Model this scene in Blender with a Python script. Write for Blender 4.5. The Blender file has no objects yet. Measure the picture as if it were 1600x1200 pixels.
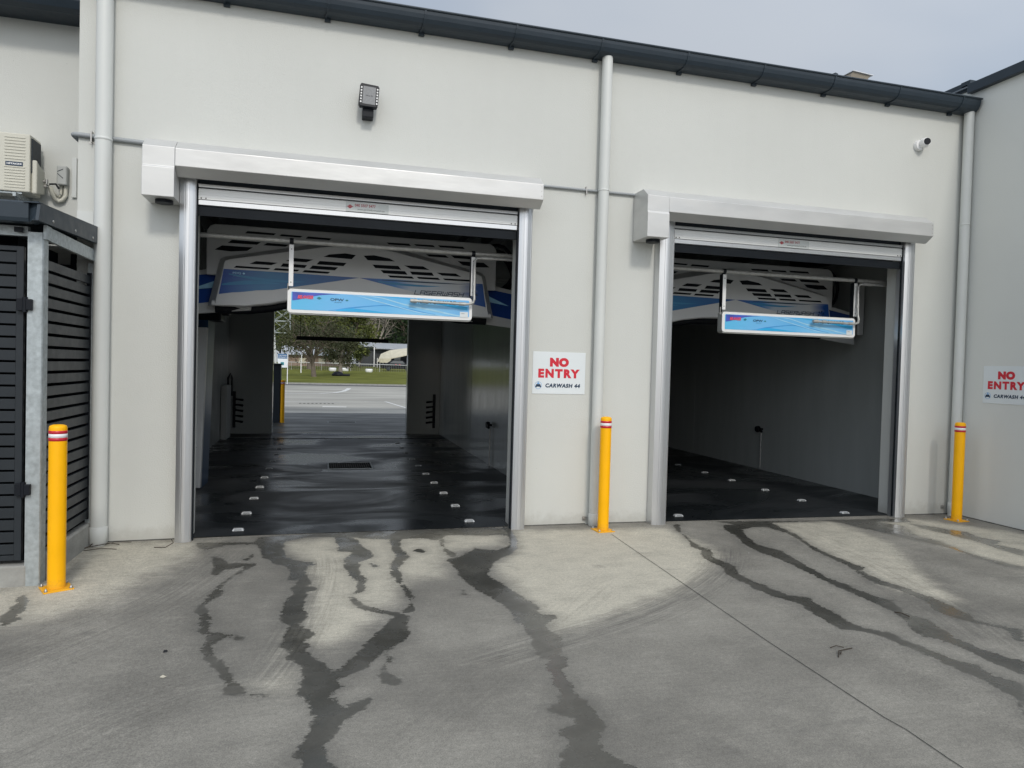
import bpy, bmesh, math, random
import numpy as np
from mathutils import Vector, Matrix
random.seed(7)
S = bpy.context.scene
COL = S.collection
PI = math.pi

# ------------------------------------------------------------------ materials
def nd(nt, t, **kw):
    n = nt.nodes.new(t)
    for k, v in kw.items():
        if k in n.inputs: n.inputs[k].default_value = v
        else: setattr(n, k, v)
    return n
def base_mat(name):
    m = bpy.data.materials.new(name); m.use_nodes = True
    nt = m.node_tree; b = nt.nodes['Principled BSDF']
    return m, nt, b
def math_(nt, op, a, b=None, clamp=False):
    n = nt.nodes.new('ShaderNodeMath'); n.operation = op; n.use_clamp = clamp
    for i, v in enumerate((a, b)):
        if v is None: continue
        if isinstance(v, (int, float)): n.inputs[i].default_value = v
        else: nt.links.new(v, n.inputs[i])
    return n.outputs[0]
def rng(nt, v, a, b, c=0.0, d=1.0, smooth=True):
    n = nt.nodes.new('ShaderNodeMapRange'); n.interpolation_type = 'SMOOTHSTEP' if smooth else 'LINEAR'
    nt.links.new(v, n.inputs[0])
    for i, x in enumerate((a, b, c, d)): n.inputs[i+1].default_value = x
    return n.outputs[0]
def noise(nt, vec, scale, detail=4, rough=.55, dist=0):
    n = nt.nodes.new('ShaderNodeTexNoise'); n.inputs['Scale'].default_value = scale
    n.inputs['Detail'].default_value = detail; n.inputs['Roughness'].default_value = rough
    n.inputs['Distortion'].default_value = dist
    nt.links.new(vec, n.inputs['Vector']); return n.outputs['Fac']
def mapping(nt, vec, scale=(1, 1, 1), rot=(0, 0, 0), loc=(0, 0, 0)):
    n = nt.nodes.new('ShaderNodeMapping'); n.inputs['Scale'].default_value = scale
    n.inputs['Rotation'].default_value = rot; n.inputs['Location'].default_value = loc
    nt.links.new(vec, n.inputs['Vector']); return n.outputs[0]
def mixc(nt, f, a, b, mode='MIX'):
    n = nt.nodes.new('ShaderNodeMix'); n.data_type = 'RGBA'; n.blend_type = mode
    for i, v in ((0, f), (6, a), (7, b)):
        if isinstance(v, (int, float)): n.inputs[i].default_value = v
        elif isinstance(v, tuple): n.inputs[i].default_value = (*v, 1) if len(v) == 3 else v
        else: nt.links.new(v, n.inputs[i])
    return n.outputs[2]
def pm(name, col, rough=.5, metal=0., var=.08, vs=3., bump=0., bs=60., stretch=(1, 1, 1), rvar=.0, spec=.5, coat=0.):
    """painted / plain surface: colour broken up by a noise, fine bump"""
    m, nt, b = base_mat(name)
    tc = nt.nodes.new('ShaderNodeTexCoord'); vec = mapping(nt, tc.outputs['Object'], stretch)
    n = noise(nt, vec, vs, 6)
    k = rng(nt, n, .3, .7, 1 - var, 1 + var * .6, False)
    c = mixc(nt, 1.0, tuple(col), k, 'MULTIPLY')
    nt.links.new(c, b.inputs['Base Color'])
    b.inputs['Metallic'].default_value = metal
    b.inputs['Specular IOR Level'].default_value = spec
    b.inputs['Coat Weight'].default_value = coat
    r = rng(nt, noise(nt, vec, vs * 2.3, 4), .3, .7, max(.02, rough - rvar), rough + rvar, False)
    nt.links.new(r, b.inputs['Roughness'])
    if bump:
        bn = nt.nodes.new('ShaderNodeBump'); bn.inputs['Strength'].default_value = bump; bn.inputs['Distance'].default_value = .01
        nt.links.new(noise(nt, vec, bs, 5), bn.inputs['Height']); nt.links.new(bn.outputs[0], b.inputs['Normal'])
    return m

# ------------------------------------------------------------------ mesh builder
class MB:
    def __init__(s): s.v = []; s.f = []; s.sm = []
    def add(s, vs, fs, smooth=False):
        o = len(s.v); s.v += [tuple(v) for v in vs]
        s.f += [tuple(i + o for i in f) for f in fs]; s.sm += [smooth] * len(fs); return s
    def box(s, x0, x1, y0, y1, z0, z1):
        x0, x1 = min(x0, x1), max(x0, x1); y0, y1 = min(y0, y1), max(y0, y1); z0, z1 = min(z0, z1), max(z0, z1)
        return s.add([(x0,y0,z0),(x1,y0,z0),(x1,y1,z0),(x0,y1,z0),(x0,y0,z1),(x1,y0,z1),(x1,y1,z1),(x0,y1,z1)],
            [(0,3,2,1),(4,5,6,7),(0,1,5,4),(1,2,6,5),(2,3,7,6),(3,0,4,7)])
    def prism(s, poly, axis, a, b, smooth=False):
        """poly of 2-D points; axis 'x': (y,z), 'y': (x,z), 'z': (x,y)"""
        n = len(poly)
        def P(p, t): return {'x': (t, p[0], p[1]), 'y': (p[0], t, p[1]), 'z': (p[0], p[1], t)}[axis]
        vs = [P(p, a) for p in poly] + [P(p, b) for p in poly]
        s.add(vs, [tuple(range(n))[::-1], tuple(range(n, 2*n))])
        o = len(s.v) - 2*n
        for i in range(n):
            j = (i+1) % n; s.f.append((o+i, o+j, o+n+j, o+n+i)); s.sm.append(smooth)
        return s
    def loft(s, polyA, polyB, cap=True):
        n = len(polyA); s.add(list(polyA)+list(polyB), [])
        o = len(s.v) - 2*n
        for i in range(n):
            j = (i+1) % n; s.f.append((o+i, o+j, o+n+j, o+n+i)); s.sm.append(False)
        if cap:
            s.f += [tuple(range(o+n-1, o-1, -1)), tuple(range(o+n, o+2*n))]; s.sm += [False, False]
        return s
    def tube(s, pts, r, n=12, cap=True):
        pts = [Vector(p) for p in pts]; rs = r if isinstance(r, (list, tuple)) else [r]*len(pts)
        rings = []; up = None
        for i, p in enumerate(pts):
            d = (pts[min(i+1, len(pts)-1)] - pts[max(i-1, 0)]).normalized()
            if up is None: up = Vector((0, 0, 1)) if abs(d.z) < .9 else Vector((1, 0, 0))
            a = d.cross(up)
            if a.length < 1e-4: a = d.cross(Vector((0, 1, 0)))
            a.normalize(); b = d.cross(a).normalized(); up = -b if False else up
            rings.append([p + (a*math.cos(2*PI*k/n) + b*math.sin(2*PI*k/n))*rs[i] for k in range(n)])
        o = len(s.v); s.v += [tuple(q) for ring in rings for q in ring]
        for i in range(len(pts)-1):
            for k in range(n):
                s.f.append((o+i*n+k, o+i*n+(k+1) % n, o+(i+1)*n+(k+1) % n, o+(i+1)*n+k)); s.sm.append(True)
        if cap:
            c0 = len(s.v); s.v += s.v[o:o+n]; s.f.append(tuple(c0+k for k in range(n))[::-1]); s.sm.append(False)
            e = o+(len(pts)-1)*n; c0 = len(s.v); s.v += s.v[e:e+n]; s.f.append(tuple(c0+k for k in range(n))); s.sm.append(False)
        return s
    def lathe(s, prof, cx=0, cy=0, n=28, axis='z', c=(0, 0, 0)):
        """prof: (r, h)"""
        o = len(s.v)
        for r, h in prof:
            for k in range(n):
                a = 2*PI*k/n; u, w = r*math.cos(a), r*math.sin(a)
                p = {'z': (u, w, h), 'y': (u, h, w), 'x': (h, u, w)}[axis]
                s.v.append((p[0]+c[0]+cx, p[1]+c[1]+cy, p[2]+c[2]))
        for i in range(len(prof)-1):
            for k in range(n):
                s.f.append((o+i*n+k, o+i*n+(k+1) % n, o+(i+1)*n+(k+1) % n, o+(i+1)*n+k)); s.sm.append(True)
        c0 = len(s.v); s.v += s.v[o:o+n]; s.f.append(tuple(c0+k for k in range(n))[::-1]); s.sm.append(False)
        e = o+(len(prof)-1)*n; c0 = len(s.v); s.v += s.v[e:e+n]; s.f.append(tuple(c0+k for k in range(n))); s.sm.append(False)
        return s
    def wallholes(s, x0, x1, z0, z1, y0, y1, holes):
        xs = sorted({x0, x1, *[h[0] for h in holes], *[h[1] for h in holes]})
        zs = sorted({z0, z1, *[h[2] for h in holes], *[h[3] for h in holes]})
        def solid(i, k):
            if i < 0 or k < 0 or i >= len(xs)-1 or k >= len(zs)-1: return False
            cx, cz = (xs[i]+xs[i+1])/2, (zs[k]+zs[k+1])/2
            return not any(h[0] < cx < h[1] and h[2] < cz < h[3] for h in holes)
        for i in range(len(xs)-1):
            for k in range(len(zs)-1):
                if not solid(i, k): continue
                a, b, c, d = xs[i], xs[i+1], zs[k], zs[k+1]
                s.add([(a,y0,c),(b,y0,c),(b,y0,d),(a,y0,d)], [(0,1,2,3)])
                s.add([(a,y1,c),(b,y1,c),(b,y1,d),(a,y1,d)], [(3,2,1,0)])
                if not solid(i-1, k): s.add([(a,y0,c),(a,y0,d),(a,y1,d),(a,y1,c)], [(0,1,2,3)])
                if not solid(i+1, k): s.add([(b,y0,c),(b,y1,c),(b,y1,d),(b,y0,d)], [(0,1,2,3)])
                if not solid(i, k-1): s.add([(a,y0,c),(a,y1,c),(b,y1,c),(b,y0,c)], [(0,1,2,3)])
                if not solid(i, k+1): s.add([(a,y0,d),(b,y0,d),(b,y1,d),(a,y1,d)], [(0,1,2,3)])
        return s
    def build(s, name, mat, parent=None, loc=None, bevel=0., merge=False, fix=True, seg=2):
        me = bpy.data.meshes.new(name)
        L = WL[parent.name] if parent is not None else (Vector(loc) if loc is not None else Vector())
        me.from_pydata([tuple(Vector(v)-L) for v in s.v], [], s.f)
        me.polygons.foreach_set('use_smooth', s.sm)
        if merge or fix:
            bm = bmesh.new(); bm.from_mesh(me)
            if merge: bmesh.ops.remove_doubles(bm, verts=bm.verts, dist=1e-4)
            if fix: bmesh.ops.recalc_face_normals(bm, faces=bm.faces)
            bm.to_mesh(me); bm.free()
        me.materials.append(mat); me.update()
        o = bpy.data.objects.new(name, me); COL.objects.link(o)
        if parent is not None: o.parent = parent
        elif loc is not None: o.location = loc
        WL[o.name] = L
        if bevel:
            md = o.modifiers.new('bevel', 'BEVEL'); md.width = bevel; md.segments = seg; md.limit_method = 'ANGLE'; md.angle_limit = math.radians(40)
        return o
WL = {}
def tag(o, label=None, cat=None, group=None, kind=None):
    for k, v in (('label', label), ('category', cat), ('group', group), ('kind', kind)):
        if v: o[k] = v
    return o
def thing(name, label, cat, loc=(0, 0, 0), group=None, kind=None):
    o = bpy.data.objects.new(name, None); COL.objects.link(o); o.location = loc
    o.empty_display_size = .1
    WL[o.name] = Vector(loc)
    return tag(o, label, cat, group, kind)
KIDS = {}
def dup(root, loc, rz=0., label=None):
    ch = [o for o in COL.objects if o.parent == root]
    r = root.copy(); COL.objects.link(r); r.location = loc; r.rotation_euler.z = rz
    if label: r['label'] = label
    for c in ch:
        sub = [o for o in COL.objects if o.parent == c]
        d = c.copy(); COL.objects.link(d); d.parent = r
        for g in sub:
            e = g.copy(); COL.objects.link(e); e.parent = d
    return r
def text_verts(txt, size, bold=0., shear=0., align='CENTER', space=1.):
    cu = bpy.data.curves.new('lettering', 'FONT'); cu.body = txt; cu.size = size; cu.offset = bold; cu.shear = shear
    cu.align_x = align; cu.align_y = 'CENTER'; cu.space_character = space; cu.resolution_u = 4
    o = bpy.data.objects.new('lettering', cu); COL.objects.link(o)
    dg = bpy.context.evaluated_depsgraph_get(); dg.update()
    me = bpy.data.meshes.new_from_object(o.evaluated_get(dg))
    vs = [tuple(v.co) for v in me.vertices]; fs = [tuple(p.vertices) for p in me.polygons]
    bpy.data.objects.remove(o); bpy.data.curves.remove(cu); bpy.data.meshes.remove(me)
    return vs, fs
def lettering(txt, size, org, mat, parent, width=None, height=None, bold=0., shear=0., face='-y', space=1., name='lettering'):
    vs, fs = text_verts(txt, size, bold, shear, space=space)
    xs = [v[0] for v in vs]; ys = [v[1] for v in vs]
    kx = width/(max(xs)-min(xs)) if width else 1; ky = height/(max(ys)-min(ys)) if height else 1
    cx = (max(xs)+min(xs))/2; cy = (max(ys)+min(ys))/2
    mb = MB()
    if face == '-y': P = [(org[0]+(v[0]-cx)*kx, org[1], org[2]+(v[1]-cy)*ky) for v in vs]
    else: P = [(org[0], org[1]-(v[0]-cx)*kx, org[2]+(v[1]-cy)*ky) for v in vs]
    mb.add(P, fs)
    return mb.build(name, mat, parent, fix=False)
def gz(x): return -0.007*max(0., x-3.) - 0.010*max(0., -x-.5) if abs(x) < 30 else -.19
WET=[
[(-0.59,-0.21),(-0.46,-0.19),(-0.3,-0.28),(-0.3,-0.57),(-0.26,-0.82),(-0.18,-0.95),(-0.03,-1.03),(-0.01,-1.12),(-0.09,-1.15),(-0.08,-1.42),(-0.04,-1.62),(-0.08,-1.67),(-0.02,-1.68),(0.01,-1.78),(-0.07,-1.82),(-0.08,-2.12),(-0.06,-2.33),(-0.1,-2.48),(-0.01,-2.63),(-0.01,-2.71),(-0.06,-2.74),(-0.04,-2.81),(-0.04,-2.89),(0.01,-3.04),(0.06,-3.13),(0.09,-3.24),(0.18,-3.07),(0.24,-2.93),(0.35,-2.7),(0.43,-2.55),(0.49,-2.42),(0.42,-2.38),(0.3,-2.28),(0.23,-2.15),(0.21,-1.99),(0.27,-1.83),(0.28,-1.62),(0.23,-1.47),(0.22,-1.29),(0.19,-1.19),(0.21,-0.93),(0.29,-0.77),(0.16,-0.71),(0.15,-0.37),(0.13,-0.2),(0.25,-0.13),(0.36,-0.32),(0.39,-0.56),(0.47,-0.77),(0.45,-0.98),(0.34,-1.12),(0.33,-1.43),(0.37,-1.61),(0.34,-1.87),(0.24,-1.97),(0.33,-2.17),(0.43,-2.29),(0.55,-2.37),(0.62,-2.2),(0.61,-1.92),(0.57,-1.59),(0.55,-1.44),(0.59,-1.13),(0.64,-0.97),(0.63,-0.68),(0.64,-0.36),(0.77,-0.34),(0.73,-0.62),(0.78,-1.0),(0.7,-1.15),(0.65,-1.34),(0.64,-1.66),(0.68,-1.93),(0.67,-2.21),(0.64,-2.38),(0.57,-2.4),(0.6,-2.46),(0.56,-2.66),(0.58,-2.76),(0.54,-2.85),(0.47,-2.9),(0.42,-2.98),(0.37,-3.03),(0.32,-3.13),(0.3,-3.18),(0.21,-3.25),(0.17,-3.29),(0.12,-3.34),(0.14,-3.4),(0.08,-3.5),(0.12,-3.58),(0.15,-3.63),(0.21,-3.58),(0.26,-3.56),(0.29,-3.57),(0.24,-3.67),(0.17,-3.74),(0.1,-3.84),(0.1,-3.89),(0.07,-3.94),(0.05,-4.0),(0.07,-4.09),(0.1,-4.16),(0.12,-4.23),(-0.05,-4.19),(-0.07,-4.07),(-0.08,-3.97),(-0.03,-3.8),(-0.01,-3.7),(-0.05,-3.52),(-0.1,-3.44),(-0.09,-3.32),(-0.09,-3.14),(-0.11,-3.08),(-0.17,-3.0),(-0.16,-2.88),(-0.22,-2.81),(-0.21,-2.71),(-0.18,-2.48),(-0.24,-2.4),(-0.25,-2.21),(-0.23,-1.95),(-0.18,-1.84),(-0.21,-1.79),(-0.16,-1.52),(-0.23,-1.5),(-0.22,-1.33),(-0.24,-1.16),(-0.38,-1.0),(-0.46,-0.82),(-0.53,-0.49)],
[(0.37,-3.03),(0.43,-2.97),(0.41,-3.04),(0.43,-3.14),(0.37,-3.25),(0.4,-3.33),(0.46,-3.39),(0.46,-3.43),(0.4,-3.46),(0.34,-3.42),(0.32,-3.31),(0.36,-3.17)],
[(0.81,-0.78),(0.89,-0.71),(0.94,-0.75),(0.92,-0.89),(0.84,-0.86)],
[(0.39,-1.08),(0.46,-1.14),(0.5,-1.25),(0.44,-1.27)],
[(1.04,-1.97),(1.08,-1.98),(1.06,-2.09),(1.03,-2.08)],
[(1.12,-0.4),(1.19,-0.41),(1.13,-0.72),(1.2,-0.96),(1.18,-1.1),(1.12,-1.04),(1.08,-0.87)],
[(-0.58,-0.07),(0.11,0.03),(0.85,0.01),(1.81,0.01),(1.85,-0.38),(1.24,-0.28),(1.1,-0.48),(0.99,-0.37),(0.6,-0.36),(0.25,-0.2),(-0.09,-0.16),(-0.32,-0.29),(-0.56,-0.29)],
[(1.84,-0.01),(1.95,-0.03),(1.89,-0.55),(1.78,-0.92),(1.68,-1.06),(1.59,-1.15),(1.48,-1.28),(1.34,-1.59),(1.35,-1.74),(1.41,-1.93),(1.47,-2.23),(1.52,-2.44),(1.49,-2.57),(1.59,-2.63),(1.55,-2.71),(1.48,-2.73),(1.45,-2.89),(1.5,-2.98),(1.46,-3.12),(1.4,-3.24),(1.43,-3.33),(1.39,-3.41),(1.34,-3.45),(1.33,-3.59),(1.32,-3.74),(1.34,-3.85),(1.35,-3.94),(1.34,-4.03),(1.28,-4.16),(1.25,-4.29),(1.29,-4.36),(1.36,-4.44),(1.33,-4.5),(0.96,-4.42),(1.01,-4.33),(1.08,-4.22),(1.08,-4.1),(1.09,-4.06),(1.2,-4.0),(1.1,-3.88),(1.1,-3.86),(1.18,-3.79),(1.23,-3.69),(1.23,-3.51),(1.23,-3.41),(1.29,-3.31),(1.24,-3.21),(1.29,-2.99),(1.28,-2.78),(1.27,-2.66),(1.28,-2.44),(1.23,-2.24),(1.17,-2.05),(1.14,-1.96),(1.1,-1.73),(1.07,-1.14),(1.19,-1.07),(1.29,-0.95),(1.41,-0.77),(1.46,-0.86),(1.6,-0.89),(1.74,-0.74),(1.81,-0.49),(1.83,-0.26)],
[(-1.13,-0.16),(-0.94,-0.19),(-0.53,-0.26),(-0.53,-0.34),(-0.82,-0.33),(-0.97,-0.48),(-1.04,-0.37)],
[(-0.91,-0.64),(-0.78,-0.77),(-0.72,-0.94),(-0.54,-0.97),(-0.47,-0.99),(-0.55,-1.16),(-0.63,-1.32),(-0.68,-1.55),(-0.66,-1.76),(-0.75,-1.97),(-0.66,-2.22),(-0.64,-2.37),(-0.64,-2.48),(-0.54,-2.52),(-0.42,-2.61),(-0.42,-2.68),(-0.46,-2.69),(-0.51,-2.61),(-0.59,-2.71),(-0.55,-2.89),(-0.46,-3.03),(-0.41,-3.22),(-0.36,-3.27),(-0.34,-3.37),(-0.22,-3.44),(-0.3,-3.45),(-0.37,-3.4),(-0.45,-3.39),(-0.47,-3.26),(-0.53,-3.08),(-0.6,-2.94),(-0.67,-2.76),(-0.65,-2.62),(-0.66,-2.55),(-0.72,-2.47),(-0.74,-2.28),(-0.8,-2.02),(-0.76,-1.79),(-0.74,-1.57),(-0.64,-1.26),(-0.59,-1.08),(-0.72,-1.13),(-0.77,-1.29),(-0.82,-1.23),(-0.84,-0.98)],
[(-0.63,-0.86),(-0.57,-0.67),(-0.53,-0.71),(-0.56,-0.9)],
[(-1.99,-1.92),(-1.99,-1.82),(-1.99,-1.71),(-2.05,-1.5),(-1.99,-1.48),(-1.92,-1.64),(-1.87,-1.74),(-1.88,-1.92),(-1.82,-2.01),(-1.87,-2.06),(-1.89,-2.17)],
[(3.79,-0.14),(3.88,-0.13),(3.7,-0.5),(3.62,-0.87),(3.58,-1.09),(3.63,-1.22),(3.5,-1.48),(3.54,-1.77),(3.41,-2.02),(3.47,-2.3),(3.38,-2.48),(3.32,-2.27),(3.29,-2.03),(3.39,-1.75),(3.36,-1.6),(3.41,-1.34),(3.49,-1.24),(3.48,-1.07),(3.62,-0.73),(3.68,-0.39)],
[(3.43,-1.92),(3.43,-2.12),(3.45,-2.36),(3.5,-2.53),(3.63,-2.63),(3.58,-2.73),(3.58,-2.97),(3.55,-3.12),(3.55,-3.22),(3.7,-3.34),(3.66,-3.45),(3.7,-3.6),(3.73,-3.78),(3.81,-3.89),(3.76,-4.01),(3.83,-4.14),(3.46,-4.44),(3.47,-4.4),(3.59,-4.28),(3.62,-4.12),(3.62,-3.99),(3.6,-3.9),(3.61,-3.77),(3.58,-3.65),(3.57,-3.47),(3.5,-3.3),(3.38,-3.23),(3.38,-3.09),(3.39,-2.91),(3.44,-2.73),(3.35,-2.58),(3.31,-2.36),(3.34,-2.07)],
[(4.36,-0.22),(4.57,-0.25),(4.33,-0.74),(4.22,-1.1),(4.31,-1.33),(4.23,-1.75),(4.15,-2.15),(4.16,-2.4),(4.17,-2.63),(4.22,-2.8),(4.1,-3.02),(4.15,-3.17),(4.11,-3.35),(4.05,-3.52),(4.06,-3.67),(4.11,-3.79),(4.15,-3.9),(3.93,-4.07),(3.92,-3.95),(3.9,-3.82),(3.94,-3.72),(3.92,-3.57),(3.83,-3.44),(3.89,-3.25),(4.01,-3.05),(4.03,-2.86),(4.03,-2.68),(4.03,-2.49),(4.04,-2.22),(4.07,-1.87),(4.08,-1.61),(4.04,-1.29),(4.09,-0.99),(4.21,-0.73),(4.24,-0.42)],
[(4.59,-0.14),(5.01,-0.2),(4.93,-0.74),(4.77,-1.19),(4.71,-1.52),(4.7,-1.83),(4.71,-1.98),(4.59,-2.06),(4.57,-2.29),(4.6,-2.54),(4.61,-2.74),(4.61,-2.92),(4.56,-3.16),(4.49,-3.24),(4.58,-3.36),(4.67,-3.47),(4.42,-3.67),(4.4,-3.61),(4.53,-3.44),(4.41,-3.29),(4.36,-3.14),(4.36,-3.0),(4.44,-2.89),(4.48,-2.74),(4.46,-2.54),(4.43,-2.39),(4.51,-2.05),(4.57,-1.92),(4.6,-1.66),(4.66,-1.3),(4.79,-0.96),(4.84,-0.67),(4.81,-0.4),(4.66,-0.38),(4.41,-0.5)],
[(5.8,-0.14),(6.37,-0.28),(6.56,-0.55),(6.29,-0.95),(6.32,-1.2),(6.23,-1.56),(6.18,-1.85),(6.3,-2.18),(6.18,-2.27),(6.1,-2.14),(6.09,-1.87),(6.17,-1.51),(6.11,-1.27),(6.03,-0.91),(5.92,-0.57),(5.86,-0.33)],
[(6.72,-0.39),(6.9,-0.65),(7.05,-0.9),(6.98,-1.16),(7.06,-1.32),(6.84,-1.43),(6.93,-1.67),(6.66,-1.89),(6.66,-1.63),(6.73,-1.32),(6.71,-1.01),(6.63,-0.67)],
[(4.35,-0.05),(5.47,-0.15),(6.55,-0.15),(6.94,-0.17),(6.8,-0.4),(6.44,-0.31),(5.73,-0.21),(4.99,-0.2),(4.52,-0.25)]]
CLEAN=[
([(-2.45,-2.36),(-1.73,-2.03),(-1.47,-1.77),(-1.3,-1.28),(-1.09,-0.72),(-0.97,-0.15),(-1.96,-0.01),(-1.85,-1.18),(-2.22,-1.32),(-2.89,-1.5)],0.22),
([(-0.31,-0.37),(0.19,-0.15),(1.27,-0.11),(1.93,-0.15),(1.66,-0.69),(1.13,-0.88),(0.95,-1.6),(0.69,-1.64),(0.39,-2.38),(0.25,-2.69),(0.02,-2.85),(-0.1,-2.73),(-0.03,-1.9),(-0.09,-1.05)],0.14),
([(-0.31,-3.22),(-0.23,-3.07),(-0.2,-2.57),(-0.11,-2.79),(-0.09,-3.46),(-0.29,-3.47),(-0.41,-3.3)],0.12),
([(1.92,-0.2),(3.61,-0.31),(3.66,-1.01),(3.58,-1.42),(2.99,-2.05),(2.25,-2.53),(1.75,-2.79),(1.48,-2.92),(1.46,-2.58),(1.43,-2.02),(1.47,-1.42),(1.72,-0.93)],0.13),
([(4.99,-0.2),(5.79,-0.22),(5.82,-0.55),(5.7,-1.25),(5.34,-1.79),(4.92,-2.53),(4.8,-2.85),(4.58,-2.97),(4.57,-2.76),(4.44,-2.57),(4.62,-2.03),(4.75,-1.19)],0.1),
([(6.32,-0.33),(6.94,-0.17),(7.7,-1.05),(7.56,-1.45),(5.64,-2.9),(6.21,-2.24),(6.17,-1.51),(6.29,-0.95)],0.12)]
TYRE=[
([(-1.9,-2.89),(-1.65,-2.78),(-1.32,-2.33),(-1.03,-1.78),(-0.83,-1.11),(-0.67,-0.31)],0.55),
([(0.7,-3.35),(1.39,-3.06),(2.15,-2.74),(2.77,-2.34),(3.41,-1.75),(3.89,-1.05)],0.3),
([(-0.34,-3.5),(-0.19,-3.08),(-0.05,-2.29),(0.04,-1.26),(0.01,-0.65)],0.28),
([(4.9,0.35),(4.98,-1.22),(4.66,-2.69),(4.13,-3.97)],0.7),
([(0.17,-4.31),(0.63,-3.77),(1.25,-3.1),(2.35,-1.85)],0.35),
([(-1.37,-4.05),(-1.07,-3.65),(-0.62,-3.23),(-0.05,-3.11)],0.5),
([(1.92,-4.71),(2.67,-4.14),(3.6,-3.47),(5.04,-2.32)],0.4)]
DAMP=[.80,.68,.9,.85,.85,.45,.6,.82,.55,.64,.85,.68,.68,.74,.9,.80,.45,.62,.68]
CSTR=[1,.95,.45,1,.8,.9]
# ------------------------------------------------------------------ palette
M_wall = pm('painted_render', (.60, .612, .575), .85, var=.035, vs=.8, bump=.25, bs=90)
M_wall2 = pm('painted_render_cool', (.66, .67, .635), .85, var=.03, vs=.7, bump=.25, bs=90)
M_pipe = pm('painted_pvc', (.60, .615, .59), .45, var=.04, vs=1.5)
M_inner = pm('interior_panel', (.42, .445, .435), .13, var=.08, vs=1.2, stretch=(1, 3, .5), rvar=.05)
M_ceil = pm('ceiling_sheet', (.16, .17, .18), .6)
M_roof = pm('charcoal_steel', (.026, .038, .050), .42, spec=.35, var=.10, vs=4, rvar=.06)
M_roofsheet = pm('roof_sheet', (.16, .18, .20), .5)
M_galv = pm('galvanised_steel', (.42, .46, .47), .5, metal=.55, var=.22, vs=26, rvar=.12)
M_galv2 = pm('galvanised_pipe', (.46, .46, .44), .45, metal=.3, var=.2, vs=18, rvar=.1)
M_alu = pm('brushed_aluminium', (.64, .65, .66), .34, metal=.8, var=.05, vs=5, stretch=(30, 30, .4), rvar=.05)
M_zinc = pm('zincalume_hood', (.60, .60, .585), .46, metal=.45, bump=.5, bs=1.3, var=.09, vs=2.0, stretch=(.6, 1, 2), rvar=.10)
M_rail = pm('white_aluminium', (.80, .81, .80), .4, metal=.1, var=.04, stretch=(.3, 1, 1))
M_rub = pm('black_rubber', (.010, .013, .017), .6, var=.2, spec=.15)
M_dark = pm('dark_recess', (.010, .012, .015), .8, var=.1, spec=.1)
M_curt = pm('shutter_curtain', (.030, .038, .048), .5, spec=.2)
M_white = pm('white_plastic', (.56, .57, .57), .38, var=.05, vs=2)
M_wht2 = pm('white_enamel', (.80, .80, .79), .32, var=.02)
M_char = pm('charcoal_slat', (.022, .027, .032), .42, spec=.3, var=.14, vs=6, rvar=.05)
M_yel = pm('yellow_powdercoat', (1.0, .50, .0), .45, var=.05, vs=7, rvar=.05, spec=.25)
M_red = pm('red_reflective_tape', (.52, .012, .03), .35, var=.05)
M_tape = pm('white_reflective_tape', (.80, .79, .80), .4, var=.05)
M_bolt = pm('zinc_bolt', (.45, .44, .42), .4, metal=.8, var=.2, vs=40)
# stains that belong to the surfaces: splash dirt along the wall foot, faint runs under the gutter, scuffs on the bollards
m, nt, b = base_mat('rendered_facade')
tc = nt.nodes.new('ShaderNodeTexCoord'); O = tc.outputs['Object']; sx = nt.nodes.new('ShaderNodeSeparateXYZ'); nt.links.new(O, sx.inputs[0])
n0 = noise(nt, O, .6, 5); n1 = noise(nt, mapping(nt, O, (5, 5, .35)), 1.5, 5, .6); n2 = noise(nt, O, 9, 6, .7)
c = mixc(nt, 1., (.582, .590, .556), rng(nt, n0, .3, .7, .965, 1.02, False), 'MULTIPLY')
c = mixc(nt, 1., c, rng(nt, n1, .3, .62, .988, 1.0, False), 'MULTIPLY')
zd = math_(nt, 'ADD', sx.outputs[2], math_(nt, 'MULTIPLY', math_(nt, 'SUBTRACT', n2, .5), .30))
c = mixc(nt, rng(nt, zd, .01, .16, .34, 0), c, (.30, .285, .24))
sp = noise(nt, O, 38, 2, .5); c = mixc(nt, rng(nt, sp, .77, .80, 0, .5), c, (.25, .24, .21))
nt.links.new(c, b.inputs['Base Color']); b.inputs['Roughness'].default_value = .86
bn = nt.nodes.new('ShaderNodeBump'); bn.inputs['Strength'].default_value = .35; bn.inputs['Distance'].default_value = .008
nt.links.new(math_(nt, 'ADD', noise(nt, O, 90, 4), math_(nt, 'MULTIPLY', noise(nt, mapping(nt, O, (1, 1, 2)), 2.5, 3), .8)), bn.inputs['Height']); nt.links.new(bn.outputs[0], b.inputs['Normal'])
M_facade = m
m, nt, b = base_mat('scuffed_yellow_paint')
tc = nt.nodes.new('ShaderNodeTexCoord'); O = tc.outputs['Object']; sx = nt.nodes.new('ShaderNodeSeparateXYZ'); nt.links.new(O, sx.inputs[0])
n1 = noise(nt, mapping(nt, O, (1, 1, .3)), 14, 5, .65); n2 = noise(nt, O, 60, 4, .7); n3 = noise(nt, O, 5, 4)
c = mixc(nt, 1., (1., .485, .0), rng(nt, n3, .3, .7, .93, 1.0, False), 'MULTIPLY')
c = mixc(nt, rng(nt, n1, .62, .72, 0, .35), c, (.45, .25, .05))
zd = math_(nt, 'ADD', sx.outputs[2], math_(nt, 'MULTIPLY', math_(nt, 'SUBTRACT', n2, .5), .2))
c = mixc(nt, rng(nt, zd, .0, .10, .28, 0), c, (.30, .20, .07))
nt.links.new(c, b.inputs['Base Color']); b.inputs['Specular IOR Level'].default_value = .3
nt.links.new(rng(nt, n1, .3, .7, .34, .55), b.inputs['Roughness'])
M_yel = m
M_signw = pm('sign_face', (.70, .74, .75), .38, var=.02)
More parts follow.
